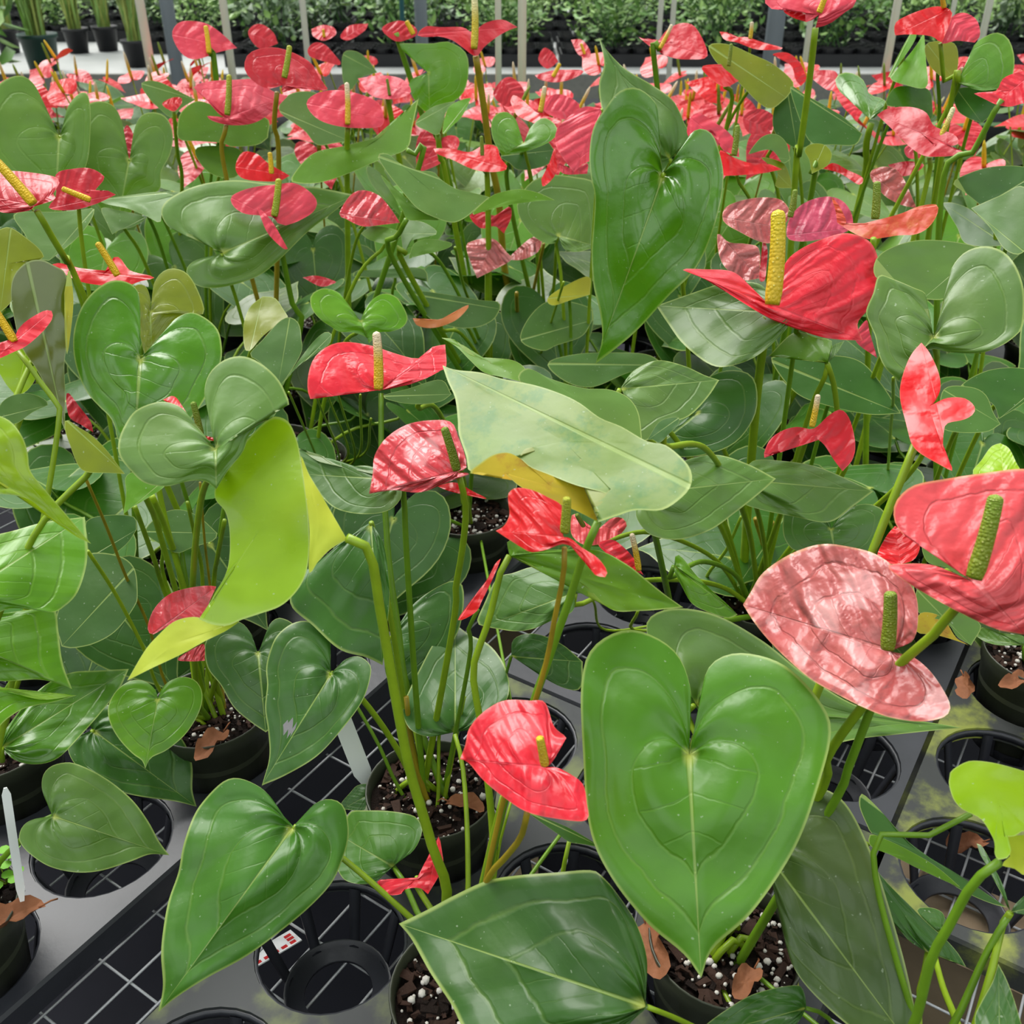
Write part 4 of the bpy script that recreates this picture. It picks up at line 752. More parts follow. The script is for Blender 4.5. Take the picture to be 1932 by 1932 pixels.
S|b|r3|.92|0,1180 60,1080 130,1050 220,1080 290,1160 *335,1230 250,1240 130,1250 40,1210
S|b|r4|1.05|720,1190 800,1170 860,1190 940,1140 950,1200 *910,1290 860,1250 780,1260
S|F|dp|1.05|880,470 890,455 930,450 955,475 965,490 930,510 *900,525|p=F 920,500 920,600
S|F|dp|1.05|*955,490 1000,450 1022,450 1015,475 985,490
S|F|r4|1.1|*1205,70 1235,82 1260,55 1290,43 1315,55 1335,105 1300,112 1265,108 1230,90|sp=F 1245,92 1268,46 4 w|p=F 1245,95 1236,130
S|c|r2|1.0|150,370 260,355 380,370 *470,355 430,400 350,450 280,480 210,440|sp=c 300,365 315,240 4 g|p=c 280,480 290,700|pr=4
S|c|r2|1.1|*250,175 300,180 320,205 400,205 480,230 600,265 560,275 450,272 350,235 280,220|sp=c 420,215 430,120 4 w
S|c|r2|1.15|540,300 620,290 690,340 730,430 *700,475 670,440 650,370 590,320
S|c|p1|.85|J 800,80 730,130 720,70 620,50 540,50 500,10 520,-40 700,-60 900,-60 1010,10 940,70 860,130 *780,155|sp=c 800,70 840,-30 6 o|p=c 780,155 740,500 690,850 670,960|pr=6
+|c|r2|.86|605,58 720,75 *725,120 650,95
S|c|r2|.86|1215,150 1240,110 1350,60 1450,35 1520,50 1535,90 1500,180 1475,235 1420,200 1300,190 *1220,195|sp=c 1490,40 1480,-20 5 o|p=c 1470,240 1490,450 1510,600|pr=4
+|c|p1|.86|1475,235 1530,100 1600,70 1670,110 1690,190 *1660,235 1560,225
S|c|r1|.75|1655,515 1700,510 1780,500 1820,430 1932,390 2010,380 2030,560 1932,570 1850,590 *1770,575 1700,540|p=c 1810,550 1780,595 1650,840 1470,1120|pr=5.5
S|c|r4|.85|*1120,635 1180,600 1300,590 1390,620 1430,690 1490,720 1540,740 1570,770 1560,800 1500,810 1450,820 1520,835 1620,845 1540,860 1470,865 1380,860 1300,810 1200,710|sp=c 1450,800 1545,590 5.5 yw|p=c 1410,870 1370,1120|pr=4.5
S|c|r2|.88|250,830 330,870 420,900 520,905 *595,935 500,955 400,965 300,970 260,960|sp=c 330,860 350,690 6 g
+|c|p1|.90|70,735 90,650 140,625 230,680 300,730 350,800 *360,870 260,820 240,740 180,720 110,770
S|c|dp|.82|265,1200 290,1140 400,1100 520,1090 600,1110 640,1180 *600,1260 540,1340 460,1330 360,1280 290,1240|sp=c 640,1200 670,1045 6 g
+|c|p3|.82|620,1300 640,1200 720,1120 840,1085 930,1110 980,1180 *990,1260 900,1300 760,1330 660,1330
S|c|ro|.76|*900,1230 1000,1240 1100,1220 1250,1180 1350,1140 1450,1130 1450,1190 1400,1260 1330,1295 1240,1300 1100,1320 1040,1310 960,1270|sp=c 1110,1210 1120,1000 8 g|p=F 1648,450 1640,600 1635,780 1632,930 1628,990|pr=5.5
+|c|ro|.77|870,1090 920,1150 950,1230 *900,1230 890,1160
S|f|r4|.80|495,1190 530,1110 600,1060 680,1040 770,1050 850,980 920,945 970,1000 1000,1130 985,1220 *930,1285 880,1220 820,1130 740,1085 660,1090 570,1140 510,1210|sp=f 760,1040 795,860 6 w|p=f 730,1090 690,1230
S|f|r4|.82|*490,-10 515,60 510,160 500,230 470,225 480,100
S|f|p1|.72|1000,560 1060,450 1080,520 1110,620 *1120,660
S|d|r4|.95|*1670,215 1750,205 1850,235 1840,250 1770,265
S|a|r2|1.0|1300,920 1340,840 1420,850 1480,900 *1600,970 1540,1000 1420,1000 1330,980|sp=a 1500,960 1490,840 5 o
S|a|r2|1.1|895,575 950,540 1000,540 *1005,570 960,615|p=a 960,615 980,850 1005,1070|pr=3.5
S|a|r4|1.1|700,690 735,740 740,840 *710,880 680,820 675,750
S|d|r4|.72|370,850 440,930 500,1010 *515,1070 450,1030 380,980|o=E
S|d|r2|.66|*900,890 960,870 1010,930 1080,1050 1060,1080 1000,960|o=D|sp=d 1110,1090 1065,900 6.5 g
+|d|r2|.61|1100,1085 1200,1105 *1210,1120 1150,1112
S|g|r3|.74|815,830 850,730 930,650 1030,615 1140,600 *1195,605 1160,680 1120,770 1000,790 900,840 840,870|o=D
+|g|r3|.74|980,1005 1100,930 1130,930 *1130,1015 1050,1018
S|i|r2|.66|1120,440 1170,330 *1220,270 1350,360 1330,450 1250,480 1180,475|o=F
S|h|r2|.68|*540,50 640,30 740,80 815,120 700,100 600,75|o=C
S|a|r4|1.5|1370,180 1400,140 1450,135 1510,180 *1535,240 1450,270 1400,240
S|a|r4|1.6|*1720,160 1780,138 1840,150 1855,190 1790,225 1730,200|sp=a 1790,205 1785,160 3 o
S|a|r4|1.4|1700,270 1740,235 1800,250 *1880,340 1870,360 1760,330 1710,310
S|b|r4|1.6|10,190 60,140 *160,130 140,170 60,220 15,215
S|b|r4|1.6|*1280,220 1340,220 1385,280 1380,320 1320,300|sp=b 1355,300 1335,240 3 o
S|b|r4|1.3|*1080,415 1170,390 1240,385 1350,390 1300,430 1200,455 1110,440|sp=b 1180,425 1220,350 4 o
S|b|r4|1.6|1100,330 1130,265 1180,290 *1210,340 1150,380
S|c|r4|1.2|1560,380 1590,340 1635,360 *1620,430 1570,440|sp=c 1590,430 1590,370 3 w
S|c|r4|1.3|*720,390 880,390 900,440 860,500 780,450
S|c|r2|.95|*820,930 880,900 960,940 1040,980 1020,1020 920,960
S|c|dp|.98|1080,960 1160,920 1250,960 *1340,1150 1250,1130 1150,1070
S|c|r4|1.0|*1180,910 1290,890 1380,910 1320,960 1240,970
S|c|r4|1.1|380,650 460,600 550,640 *540,720 420,740
S|c|p1|1.0|1270,830 1300,800 1380,820 *1390,870 1300,875
S|f|dp|.80|240,-30 300,20 400,30 470,60 *470,220 380,230 300,180 250,100
S|b|r4|1.4|850,520 900,440 960,430 1020,500 *1000,560 920,590
T|F|.90|592,735 640,870|4
T|F|.90|614,735 655,865|4
T|F|.90|636,738 668,870|4
T|F|.90|680,745 672,865|4
T|F|.92|700,790 682,860|4
T|F|.92|545,740 600,870|4
T|g|.72|840,110 920,300 1010,610|11|D|l
T|g|.74|745,165 850,450 920,660|8|D
T|g|.78|870,200 900,400 920,600|6|D
T|g|.78|1035,140 1080,350 1120,600|6|D
T|g|.80|1105,30 1130,350 1160,600|4|D|b
T|g|.78|1240,240 1200,450 1180,600|7|D
T|g|.70|485,410 640,650 790,940 900,1200|6|D|l
T|g|.70|470,0 590,280 700,560 820,820 950,1200|5|D|b
T|k|.66|900,300 850,500 790,760|7|A
T|k|.68|950,330 870,670|4|A
T|k|.80|370,-250 400,0 470,280 540,420|8|C|b
T|k|.82|560,-250 550,0 540,380|5|C
T|k|.80|690,-250 640,0 570,380|6|C
T|k|.82|-10,-380 210,0 300,200 420,400|5|C|d
T|i|.98|240,210 360,500|4
T|i|.96|370,220 290,400 180,590|5
T|i|1.0|450,230 500,450|8|G|b
T|i|1.0|540,250 540,480|8|G|b
T|h|.95|1400,680 1520,850|4
T|h|1.0|1650,740 1660,850|5
T|k|.72|1230,500 1070,720 1000,850|6|A|d
T|e|1.35|1130,30 1060,350 1010,650|5||b
T|e|1.35|1200,50 1170,350 1050,690|5
T|e|1.2|640,50 700,300 840,620|5
T|e|1.2|1240,240 1140,560 1090,720|4
T|e|1.35|980,300 975,640|6||b
T|f|.80|1210,770 1200,1000 1130,1460|5
T|l|.62|1640,395 1400,520 1100,680|9|Z|d
L|k|d|.60|1040,385 1150,425 1280,480 *1460,585 1350,565 1270,552 1210,510 1110,440|o=A|p=k 1270,550 1230,720 1180,850|pr=4|pd=.68
"""
def lab_of(key):
    if key in LAB: return LAB[key]
    return None
for i, (key, p) in enumerate(PL.items()):
    r = empty('potted_anthurium', p); ROOT[key] = r; r['_far'] = 0
    add_pot(r, i)
NPART = {k: 0 for k in PL}
def stem_curve(pts3, rad, name, mat, parent, off, n=None, taper=1.25, seg=8):
    q = crom(pts3, n or max(10, min(40, int(sum((pts3[i]-pts3[i+1]).length for i in range(len(pts3)-1))/.012))))
    m = MB(); L = len(q); m.tube(q, [rad*(1+(taper-1)*i/(L-1)) for i in range(L)], seg); return m.build(name, mat, parent, off=off)
def nat_curve(J, base, nrm, seed):
    rr = random.Random(seed); b = base+Vector((rr.uniform(-.014, .014), rr.uniform(-.014, .014), .106))
    hgt = J.z-b.z; h = J-b
    p1 = b+Vector((h.x*.30, h.y*.30, max(.02, hgt*.44))); p2 = b+Vector((h.x*.72, h.y*.72, hgt*.84))-nrm*.006
    return [J-nrm*.0015, J-nrm*.012+Vector((0, 0, -.006)), p2, p1, b]
def parse(txt):
    items = []
    for ln in txt.strip().split('\n'):
        f = ln.split('|')
        if f[0] == '+': items[-1][1].append(f); continue
        items.append((f[0], [f]))
    return items
seed = 0
for kind, patches in parse(DATA):
    seed += 1; f0 = patches[0]; opt = {}
    if kind == 'T':
        P = [cv(f0[1], *[float(c) for c in q.split(',')]) for q in f0[3].split()]; d0 = float(f0[2]); gx = onz(P[-1].x, P[-1].y, .11); gx.z = 0
        key = f0[5] if len(f0) > 5 and f0[5] else min((k for k in PL if k not in 'EZHBF'), key=lambda k: (PL[k]-gx).length)
        base = PL[key]; bz = base+Vector((math.cos(seed*2.4)*.012, math.sin(seed*2.4)*.012, .104)); d1 = depth(bz)
        d0 = min(d0, d1-.02) if key not in 'AD' else d0
        P3 = [at(q.x, q.y, d0+(d1-d0)*.9*i/(len(P)-1)) for i, q in enumerate(P)]+[bz]
        stem_curve(P3, float(f0[4])*d0/FOC*.62, 'petiole', {'b': STEMB, 'l': STEML, 'd': STEMD}.get(f0[6] if len(f0) > 6 else '', STEM), ROOT[key], base, taper=1.25)
        continue
    base_i = 4
    if '|' and len(f0[3]) < 6 and f0[3].replace('.', '').isdigit(): d0 = float(f0[3]); pts_i = 4
    else: pts_i = None
    # fields: kind|region|mat|depth|points|opts
    for o_ in f0[5:]:
        k_, v_ = o_.split('=', 1)
        if k_ == 'h': opt['h'] = [float(t) for t in v_.split(',')]
        elif k_ in ('a', 'pd', 'pr'): opt[k_] = float(v_)
        else: opt[k_] = v_
    mb = MB(); mats = []; first = None
    for pf in patches:
        mt = LM[pf[2]]
        if mt not in mats: mats.append(mt)
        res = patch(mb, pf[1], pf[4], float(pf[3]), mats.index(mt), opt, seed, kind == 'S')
        if first is None: first = res
    PJ, d, S, nrm = first
    if 'pd' in opt: pd = opt['pd']*dfac(1000)
    else: pd = d
    key = opt.get('o')
    if not key:
        g = Vector((PJ.x*1.05, PJ.y+.07, 0))
        cand = [k for k in PL if (k in ROOT) and PL[k].y > PJ.y-.06 and k not in 'EZHABCDF' or k in 'G']
        key = min(cand, key=lambda k: (PL[k]-g).length+.004*NPART[k])
    root, base = ROOT[key], PL[key]; NPART[key] += 1
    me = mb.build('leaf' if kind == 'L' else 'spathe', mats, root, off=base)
    pname = 'petiole' if kind == 'L' else 'flower_stem'
    pr = opt.get('pr', 5.0)
    bz = base+Vector((math.cos(seed*2.4)*.013, math.sin(seed*2.4)*.013, .104))
    sm = STEMB if opt.get('pm') == 'stb' else (STEML if patches[0][2] == 'l' else (STEM if seed % 3 else STEMD))
    if 'p' in opt:
        t = opt['p'].split(); pts = [cv(t[0], *[float(c) for c in s_.split(',')]) for s_ in t[1:]]
        db = depth(bz); Ls = [0]
        pb = Vector((966+FOC*(bz-CAM).x/db, 0)); upv = (bz-CAM).y*math.sin(PITCH)+(bz-CAM).z*math.cos(PITCH); pb.y = 966-FOC*upv/db
        for i in range(1, len(pts)): Ls.append(Ls[-1]+(pts[i]-pts[i-1]).length)
        tot = Ls[-1]+(pb-pts[-1]).length
        P3 = [at(q.x, q.y, (pd+.004)+(db-pd)*(l/tot)) for q, l in zip(pts, Ls)]
        P3.append(bz)
        stem_curve(P3, pr*pd/FOC*1.05, pname, sm, me, base, taper=1.3)
    else:
        if kind == 'L' or len(patches[0][4].split()) > 8:
            J3 = PJ
            stem_curve(nat_curve(J3, base, nrm, seed), .0021 if kind == 'L' else .0019, pname, sm, me, base)
    if 'sp' in opt:
        t = opt['sp'].split(); a = cv(t[0], *[float(c) for c in t[1].split(',')]); b = cv(t[0], *[float(c) for c in t[2].split(',')])
        rp_ = float(t[3]); ds = d-.012*S/.12
        A = at(a.x, a.y, ds-.002); B = at(b.x, b.y, ds-.010)
        ax_ = B-A; bend = Vector((ax_.y*.05, 0, 0))
        n_ = 30; pts = []; rad = []
        for i in range(n_):
            q = .6*i/(n_-1)+.4*math.sin(math.pi/2*i/(n_-1)); pts.append(A.lerp(B, q)+bend*math.sin(q*3.14))
            e_ = math.sqrt(max(0, 1-((q-.93)/.07)**2)) if q > .93 else 1
            rad.append(rp_*ds/FOC*(1.02-.18*q)*max(.05, e_)*(.85+.15*min(1, q*8)))
        m = MB(); m.tube(pts, rad, 14); m.build('spadix', SPM[t[4]], me, off=base)

# ---------------- untraced plants: prototypes copied over the bench ----------------
def gen_leaf(m, J, nrm, tipdir, size, mi, sd, spathe=False, N=22, RG=6):
    rr = random.Random(sd); nrm = nrm.normalized(); ty = (tipdir-nrm*tipdir.dot(nrm)).normalized(); tx = ty.cross(nrm)
    fold = rr.uniform(.05, .2)*(1 if rr.random() < .75 else -1); droop = rr.uniform(.03, .16); ph = rr.uniform(0, 6); wd = rr.uniform(.86, 1.08)
    con = [(hx(i/(N-1)), i/(N-1), 1) for i in range(N)]+[(hx(1-i/(N-1)), 1-i/(N-1), -1) for i in range(1, N-1)]
    def pl(c, t):
        o = fold*abs(c.x)**1.3-droop*max(0, c.y)**2+.03*math.sin(5*c.y+ph+3*c.x)*t*t
        return J+(tx*c.x*wd+ty*c.y+nrm*o)*size*.62
    v0 = m.vert(pl(Vector((0, .01)), 0)); rings = []
    for k in range(1, RG+1):
        t = k/RG; rings.append([m.vert(pl(Vector((h.x*t*sd_, h.y*t)), t), (h.x*t*sd_, h.y*t), (t, s)) for h, s, sd_ in con])
    K = len(con)
    for i in range(K):
        j = (i+1) % K; m.face((v0, rings[0][i], rings[0][j]), mi)
        for k in range(RG-1): m.face((rings[k][i], rings[k+1][i], rings[k+1][j], rings[k][j]), mi)
def proto(sd, H, nl, nf, far):
    """returns a list of (name, MB, mats, [children]) in local space"""
    rr = random.Random(sd); parts = []; st = MB()
    for k in range(nl):
        az = rr.uniform(0, 6.283); rad = rr.uniform(.05, .13); z = H*rr.uniform(.45, 1.0)
        J = Vector((rad*math.cos(az), rad*math.sin(az)-.01, z)); out = Vector((math.cos(az), math.sin(az), 0))
        nrm = Vector((out.x*.55, out.y*.45-.35, 1.0+rr.uniform(-.3, .2)))+Vector((rr.uniform(-.3, .3), rr.uniform(-.3, .1), 0))
        m = MB(); gen_leaf(m, J, nrm, out+Vector((rr.uniform(-.5, .5), -.5, -.5)), rr.uniform(.115, .165), 0, sd*50+k, N=16 if far else 22, RG=4 if far else 6)
        mt = LM[rr.choice(['g', 'g', 'g2', 'g2', 'd', 'd', 'b', 'b3', 'g3', 'bd', 'u']) if H > .3 else rr.choice(['d', 'd', 'd', 'd2', 'dg'])]  # low plants get darker leaf colours, painting in the shade of the gaps
        b = Vector((rr.uniform(-.012, .012), rr.uniform(-.012, .012), .104)); pts = [J, J.lerp(b, .12)+Vector((0, 0, -.004)), b+Vector(((J.x-b.x)*.45, (J.y-b.y)*.45, (J.z-b.z)*.62)), b]
        tm = st if far else MB(); q = crom(pts, 10); tm.tube(q, [.0018+.0006*i/9 for i in range(10)], 6)
        parts.append(('leaf', m, mt, [] if far else [('petiole', tm, STEM if k % 2 else STEMD)]))
    for k in range(nf):
        az = rr.uniform(0, 6.283); rad = rr.uniform(.02, .12); z = H*rr.uniform(.95, 1.28)
        J = Vector((rad*math.cos(az), rad*math.sin(az), z)); out = Vector((math.cos(az), math.sin(az), 0))
        nrm = Vector((out.x*.4+rr.uniform(-.4, .4), -.45+rr.uniform(-.3, .3), 1.0)); m = MB()
        td = out+Vector((rr.uniform(-.8, .8), rr.uniform(-.6, .4), .1))
        gen_leaf(m, J, nrm, td, rr.uniform(.058, .085), 0, sd*70+k, True, N=14 if far else 20, RG=4)
        b = Vector((rr.uniform(-.012, .012), rr.uniform(-.012, .012), .104)); tm = st if far else MB()
        q = crom([J, J.lerp(b, .4)+Vector((0, 0, .01)), b], 10); tm.tube(q, .0016, 6)
        n_ = nrm.normalized(); ln = rr.uniform(.04, .06); sp = MB(); ax_ = (n_+Vector((0, .1, .5))).normalized()
        sp.tube([J+n_*.001+ax_*ln*i/7 for i in range(8)], [.0034, .0036, .0035, .0034, .0032, .003, .0026, .001], 8)
        ch = [('spadix', sp, SPM[rr.choice(['o', 'w', 'g', 'o', 'yw'])])]
        if not far: ch.append(('flower_stem', tm, STEM if k % 2 else STEMB))
        parts.append(('spathe', m, LM[rr.choice(['r2', 'r4', 'r4', 'r1', 'r4', 'r2', 'r4'])], ch))
    if far: parts.append(('stalks', st, STEM, []))
    return parts
PROT = {}
def get_proto(H, nl, nf, far, var):
    k = (round(H, 2), nl, nf, far, var)
    if k not in PROT: PROT[k] = [[n, m, mt, [[a, b, c, None] for a, b, c in ch], None] for n, m, mt, ch in proto(int(H*1000)+var*17+nl, H, nl, nf, far)]
    return PROT[k]
def stamp(root, H, nl, nf, far, var, rz):
    for e_ in get_proto(H, nl, nf, far, var):
        if e_[4] is None: o = e_[1].build(e_[0], e_[2], root); e_[4] = o
        else: o = e_[4].copy(); C.objects.link(o); o.parent = root
        o.rotation_euler.z = rz
        for c_ in e_[3]:
            if c_[3] is None: q = c_[1].build(c_[0], c_[2], o); c_[3] = q
            else: q = c_[3].copy(); C.objects.link(q); q.parent = o
        if e_[0] == 'stalks': tag(o, kind='stuff')
for i, (key, p) in enumerate(PL.items()):
    if key in 'ABCDEFGHZ': continue
    var = i % 3; rz = R.uniform(-.9, .9)
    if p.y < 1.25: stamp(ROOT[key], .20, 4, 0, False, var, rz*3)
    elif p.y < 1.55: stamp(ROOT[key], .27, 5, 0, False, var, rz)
    elif p.y < 2.0: stamp(ROOT[key], .35, 8, 1, False, var, rz)
    elif p.y < 2.45: stamp(ROOT[key], .35, 9, 3, True, var, rz)
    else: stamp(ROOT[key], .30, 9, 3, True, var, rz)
stamp(ROOT['G'], .2, 5, 0, False, 1, .5)
for key, r in ROOT.items():
    p = PL[key]
    l = lab_of(key)
    if l: tag(r, l, 'potted plant')
    elif p.y < 1.25: tag(r, 'potted anthurium half hidden in the middle of the bench under the taller leaves', 'potted plant', 'half hidden anthuriums in the middle of the bench')
    elif p.y < 2.0: tag(r, 'potted red anthurium in the crowded upper middle rows of the bench', 'potted plant', 'anthuriums in the upper middle rows')
    else: tag(r, 'potted red anthurium in the blurred back rows in front of the far bench', 'potted plant', 'anthuriums in the blurred back rows')
    if '_far' in r: del r['_far']

# ---------------- small things ----------------
def stake(px0, px1, d0, d1, wpx, name, label, mat, cat):
    A, B = at(*px0, d0), at(*px1, d1); m = MB(); ax_ = (B-A).normalized(); sd_ = ax_.cross((A-CAM).normalized()).normalized()*(wpx*d0/FOC/2); th = ax_.cross(sd_).normalized()*.0006
    T_ = B+ax_*.006; pr = [A-sd_*.5, A-sd_+ax_*.012, B-sd_, T_-sd_*.35, T_+sd_*.35, B+sd_, A+sd_+ax_*.012, A+sd_*.5]
    f_ = [m.vert(p-th) for p in pr]; g_ = [m.vert(p+th) for p in pr]; m.face(f_); m.face(g_[::-1])
    for k in range(8): m.face((f_[k], g_[k], g_[(k+1) % 8], f_[(k+1) % 8]))
    return tag(m.build(name, mat, smooth=False), label, cat)
stake((42, 1700), (12, 1500), depth(PL['E']+Vector((0, 0, .113)))+.0, .70, 15, 'plant_tag', 'narrow white plastic tag standing in the pot at the far left edge', TAGM, 'plant tag')
stake((692, 1478), (640, 1345), depth(PL['C']+Vector((0, 0, .113)))+.03, .84, 34, 'plant_tag', 'wide white plastic tag leaning at the back of the centre pot beside the wire bench', TAGM, 'plant tag')
def dry(px, h, size, label, rz=0.0, tilt=0.0, mat=DRYM):
    p = onz(px[0], px[1], h); m = MB(); rr = random.Random(int(px[0])); n = 20; c = m.vert((0, 0, .004)); pv = None
    for k in range(1, 5):
        cur = []
        for j in range(n):
            t = 2*math.pi*j/n; r_ = size*k/4*(.6+.4*abs(math.cos(t)))*(1+.12*math.sin(3*t+px[0]))
            cur.append(m.vert((r_*math.cos(t), r_*math.sin(t)*.7, .004+size*(.35*(k/4)**2*abs(math.sin(t))+.12*math.sin(5*t+k)*(k/4)))))
        for j in range(n):
            m.face((c, cur[j], cur[(j+1) % n]) if pv is None else (pv[j], cur[j], cur[(j+1) % n], pv[(j+1) % n]))
        pv = cur
    m.tube([(size*.9, 0, .004), (size*1.3, 0, .006), (size*1.5, size*.1, .003)], .0007, 5)
    o = tag(m.build('fallen_leaf', mat), label, 'leaf'); o.location = p; o.rotation_euler = (tilt, 0, rz); return o
dry((20, 1740), .116, .022, 'orange-brown dry leaf curled on the soil of the left edge pot', .5)
dry((1235, 1795), .116, .024, 'brown dry leaf leaning on the left rim of the front right pot', 1.7, -.5)
dry((1405, 1860), .116, .015, 'dark brown dry leaf scrap on the perlite of the front right pot', .9)
dry((1818, 1600), .02, .020, 'rust-brown dry leaf lying in an empty cup of the mossy right tray', .2)
dry((1830, 1300), .116, .017, 'crumpled brown leaf hanging over the front rim of the right pot', 1.4, -.9)
dry((1915, 1295), .116, .018, 'pale tan dry leaf on the soil near the right edge of the photo', .4)
dry((880, 1525), .116, .016, 'narrow rust-coloured dry leaf strip on soil of the centre pot', 2.9)
dry((400, 1412), .116, .020, 'reddish dry leaf under the stems of the lower left pot', 1.2)
# clover in the left pot
cl = MB(); cb_ = onz(14, 1668, .113)
for k, (dx, dy, dz) in enumerate(((0, 0, .022), (.010, -.004, .016), (-.012, -.002, .018), (.004, .010, .026), (-.004, -.010, .012))):
    c = cb_+Vector((dx, dy, dz)); cl.tube([cb_, c], .0005, 5, 1)
    for j in range(3):
        t = 2.094*j+k; o_ = c+Vector((math.cos(t), math.sin(t), 0))*.0045; cc = cl.vert(o_+Vector((0, 0, .0008)))
        rg_ = [cl.vert(o_+Vector((math.cos(a_)*.0042, math.sin(a_)*.0042, 0))) for a_ in [i*.785 for i in range(8)]]
        for i in range(8): cl.face((cc, rg_[i], rg_[(i+1) % 8]))
tag(cl.build('clover', [simple('clover_green', (.16, .42, .02), .6), STEM]), 'small bright green clover weed growing in the left edge pot', 'weed')

# red-and-white care card seen through the empty cup at the lower left of the front tray
cd = MB(); P0 = onz(515, 1790, -.02)
M = Matrix.Translation(P0) @ Matrix.Rotation(.65, 4, 'Z') @ Matrix.Rotation(-.5, 4, 'X')
cd.box((-.022, -.014, -.0005), (.022, .014, .0005), 0, M)
for k in range(5): cd.box((-.019+k*.008, -.012, .0006), (-.014+k*.008, -.007, .0009), 1, M)
for k in range(2): cd.box((.013, -.004+k*.007, .0006), (.019, .001+k*.007, .0009), 1, M)
tag(cd.build('care_card', [TAGM, simple('red_print', (.6, .02, .02), .6, var=.05)], smooth=False), 'red and cream plant card lying under the mesh beside the big lower left leaf', 'card')

# ---------------- white poles and steel posts ----------------
PVC = simple('white_plastic_pipe', (.93, .92, .88), .4, .4, .08, 8); STEEL = simple('grey_steel', (.30, .34, .38), .5, .5, .1, 5)
def pole(px, py, d, wpx, name, label, mat, z0, group=None, cat='pole', z1=1.7, lean=0.0):
    p = at(px, py, d); r = wpx*d/FOC/2; m = MB(); m.tube([(0, 0, z0), (lean*(1), 0, z1)], r, 14)
    m.tube([(0, 0, z0), (0, 0, z0+.012)], r*1.5, 14)
    o = tag(m.build(name, mat), label, cat, group); o.location = (p.x-lean*((p.z-z0)/(z1-z0)), p.y, 0); return o
for px, py, d, w_, lb in ((275, 70, 2.6, 17, 'cream white pole at upper left between the potted palms and grey post'), (424, 30, 2.7, 15, 'white pole rising right behind the upper left pink flower'),
        (573, 30, 2.8, 12, 'thin white pole left of the small twin red flowers'), (940, 60, 2.5, 12, 'thin white pole just left of the taller centre pole'),
        (985, 90, 2.3, 16, 'tall white pole in the upper centre beside the high red flower'), (1246, 30, 2.9, 10, 'left one of the pair of white poles above the pink flower'),
        (1270, 30, 2.8, 10, 'right one of the pair of white poles above the pink flower'), (1682, 70, 2.4, 15, 'white pole left of the high double red flower at upper right'),
        (1862, 30, 2.6, 13, 'white pole at the top right corner above the round leaf'), (1522, 90, 2.7, 11, 'thin white pole behind the stem of the topmost right flower'),
        (1798, 20, 2.7, 9, 'thin white pole hidden behind the high double red flower')):
    pole(px, py, d, w_, 'white_pole', lb, PVC, 0)
pole(321, 50, 4.4, 26, 'steel_post', 'grey steel post at upper left beside the cream pole', STEEL, -.75, z1=2.6)
pole(794, 30, 4.6, 24, 'steel_post', 'grey steel post in the upper centre behind the red flowers', STEEL, -.75, z1=2.6)
pole(1463, 50, 4.3, 34, 'steel_post', 'thick grey steel post at upper right behind the curled olive leaf', STEEL, -.75, z1=2.6)
pole(758, 15, 4.5, 9, 'watering_tube', 'thin tube with teal sleeve hanging beside the centre steel post', simple('teal_tube', (.10, .32, .36), .5, var=.1), .2, cat='tube', z1=2.0)

# ---------------- far bench with nursery stock ----------------
fb = empty('far_bench', (0, 6.9, 0), 'light grey bench across the background carrying black trays and potted shrubs', 'bench')
m = MB(); m.box((-5.5, 5.25, -.05), (5.5, 8.9, 0)); m.build('bench_top', BENCHM, fb, smooth=False, off=fb.location)
for x in (-4, -1.4, 1.4, 4):
    for y in (5.4, 8.7):
        m = MB(); m.box((x-.05, y-.05, -.75), (x+.05, y+.05, -.05)); m.build('leg', STEEL, fb, smooth=False, off=fb.location)
m = MB(); m.box((-5.5, 5.22, -.09), (5.5, 5.25, .02)); m.build('edge_rail', simple('grey_rail', (.2, .2, .18), .6), fb, smooth=False, off=fb.location)
FG = [simple('far_foliage_green', (.12, .26, .05), .5, .4, .5, 9), simple('far_foliage_light', (.24, .40, .10), .5, .4, .5, 9), simple('far_foliage_dark', (.06, .14, .04), .6, .3, .5, 9), simple('far_foliage_silver', (.26, .36, .22), .5, .4, .4, 9)]
BLK = simple('black_plastic', (.014, .014, .017), .45, .4, .3, 20); GRN = simple('dark_green_plastic', (.012, .045, .035), .45, .4, .2, 10)
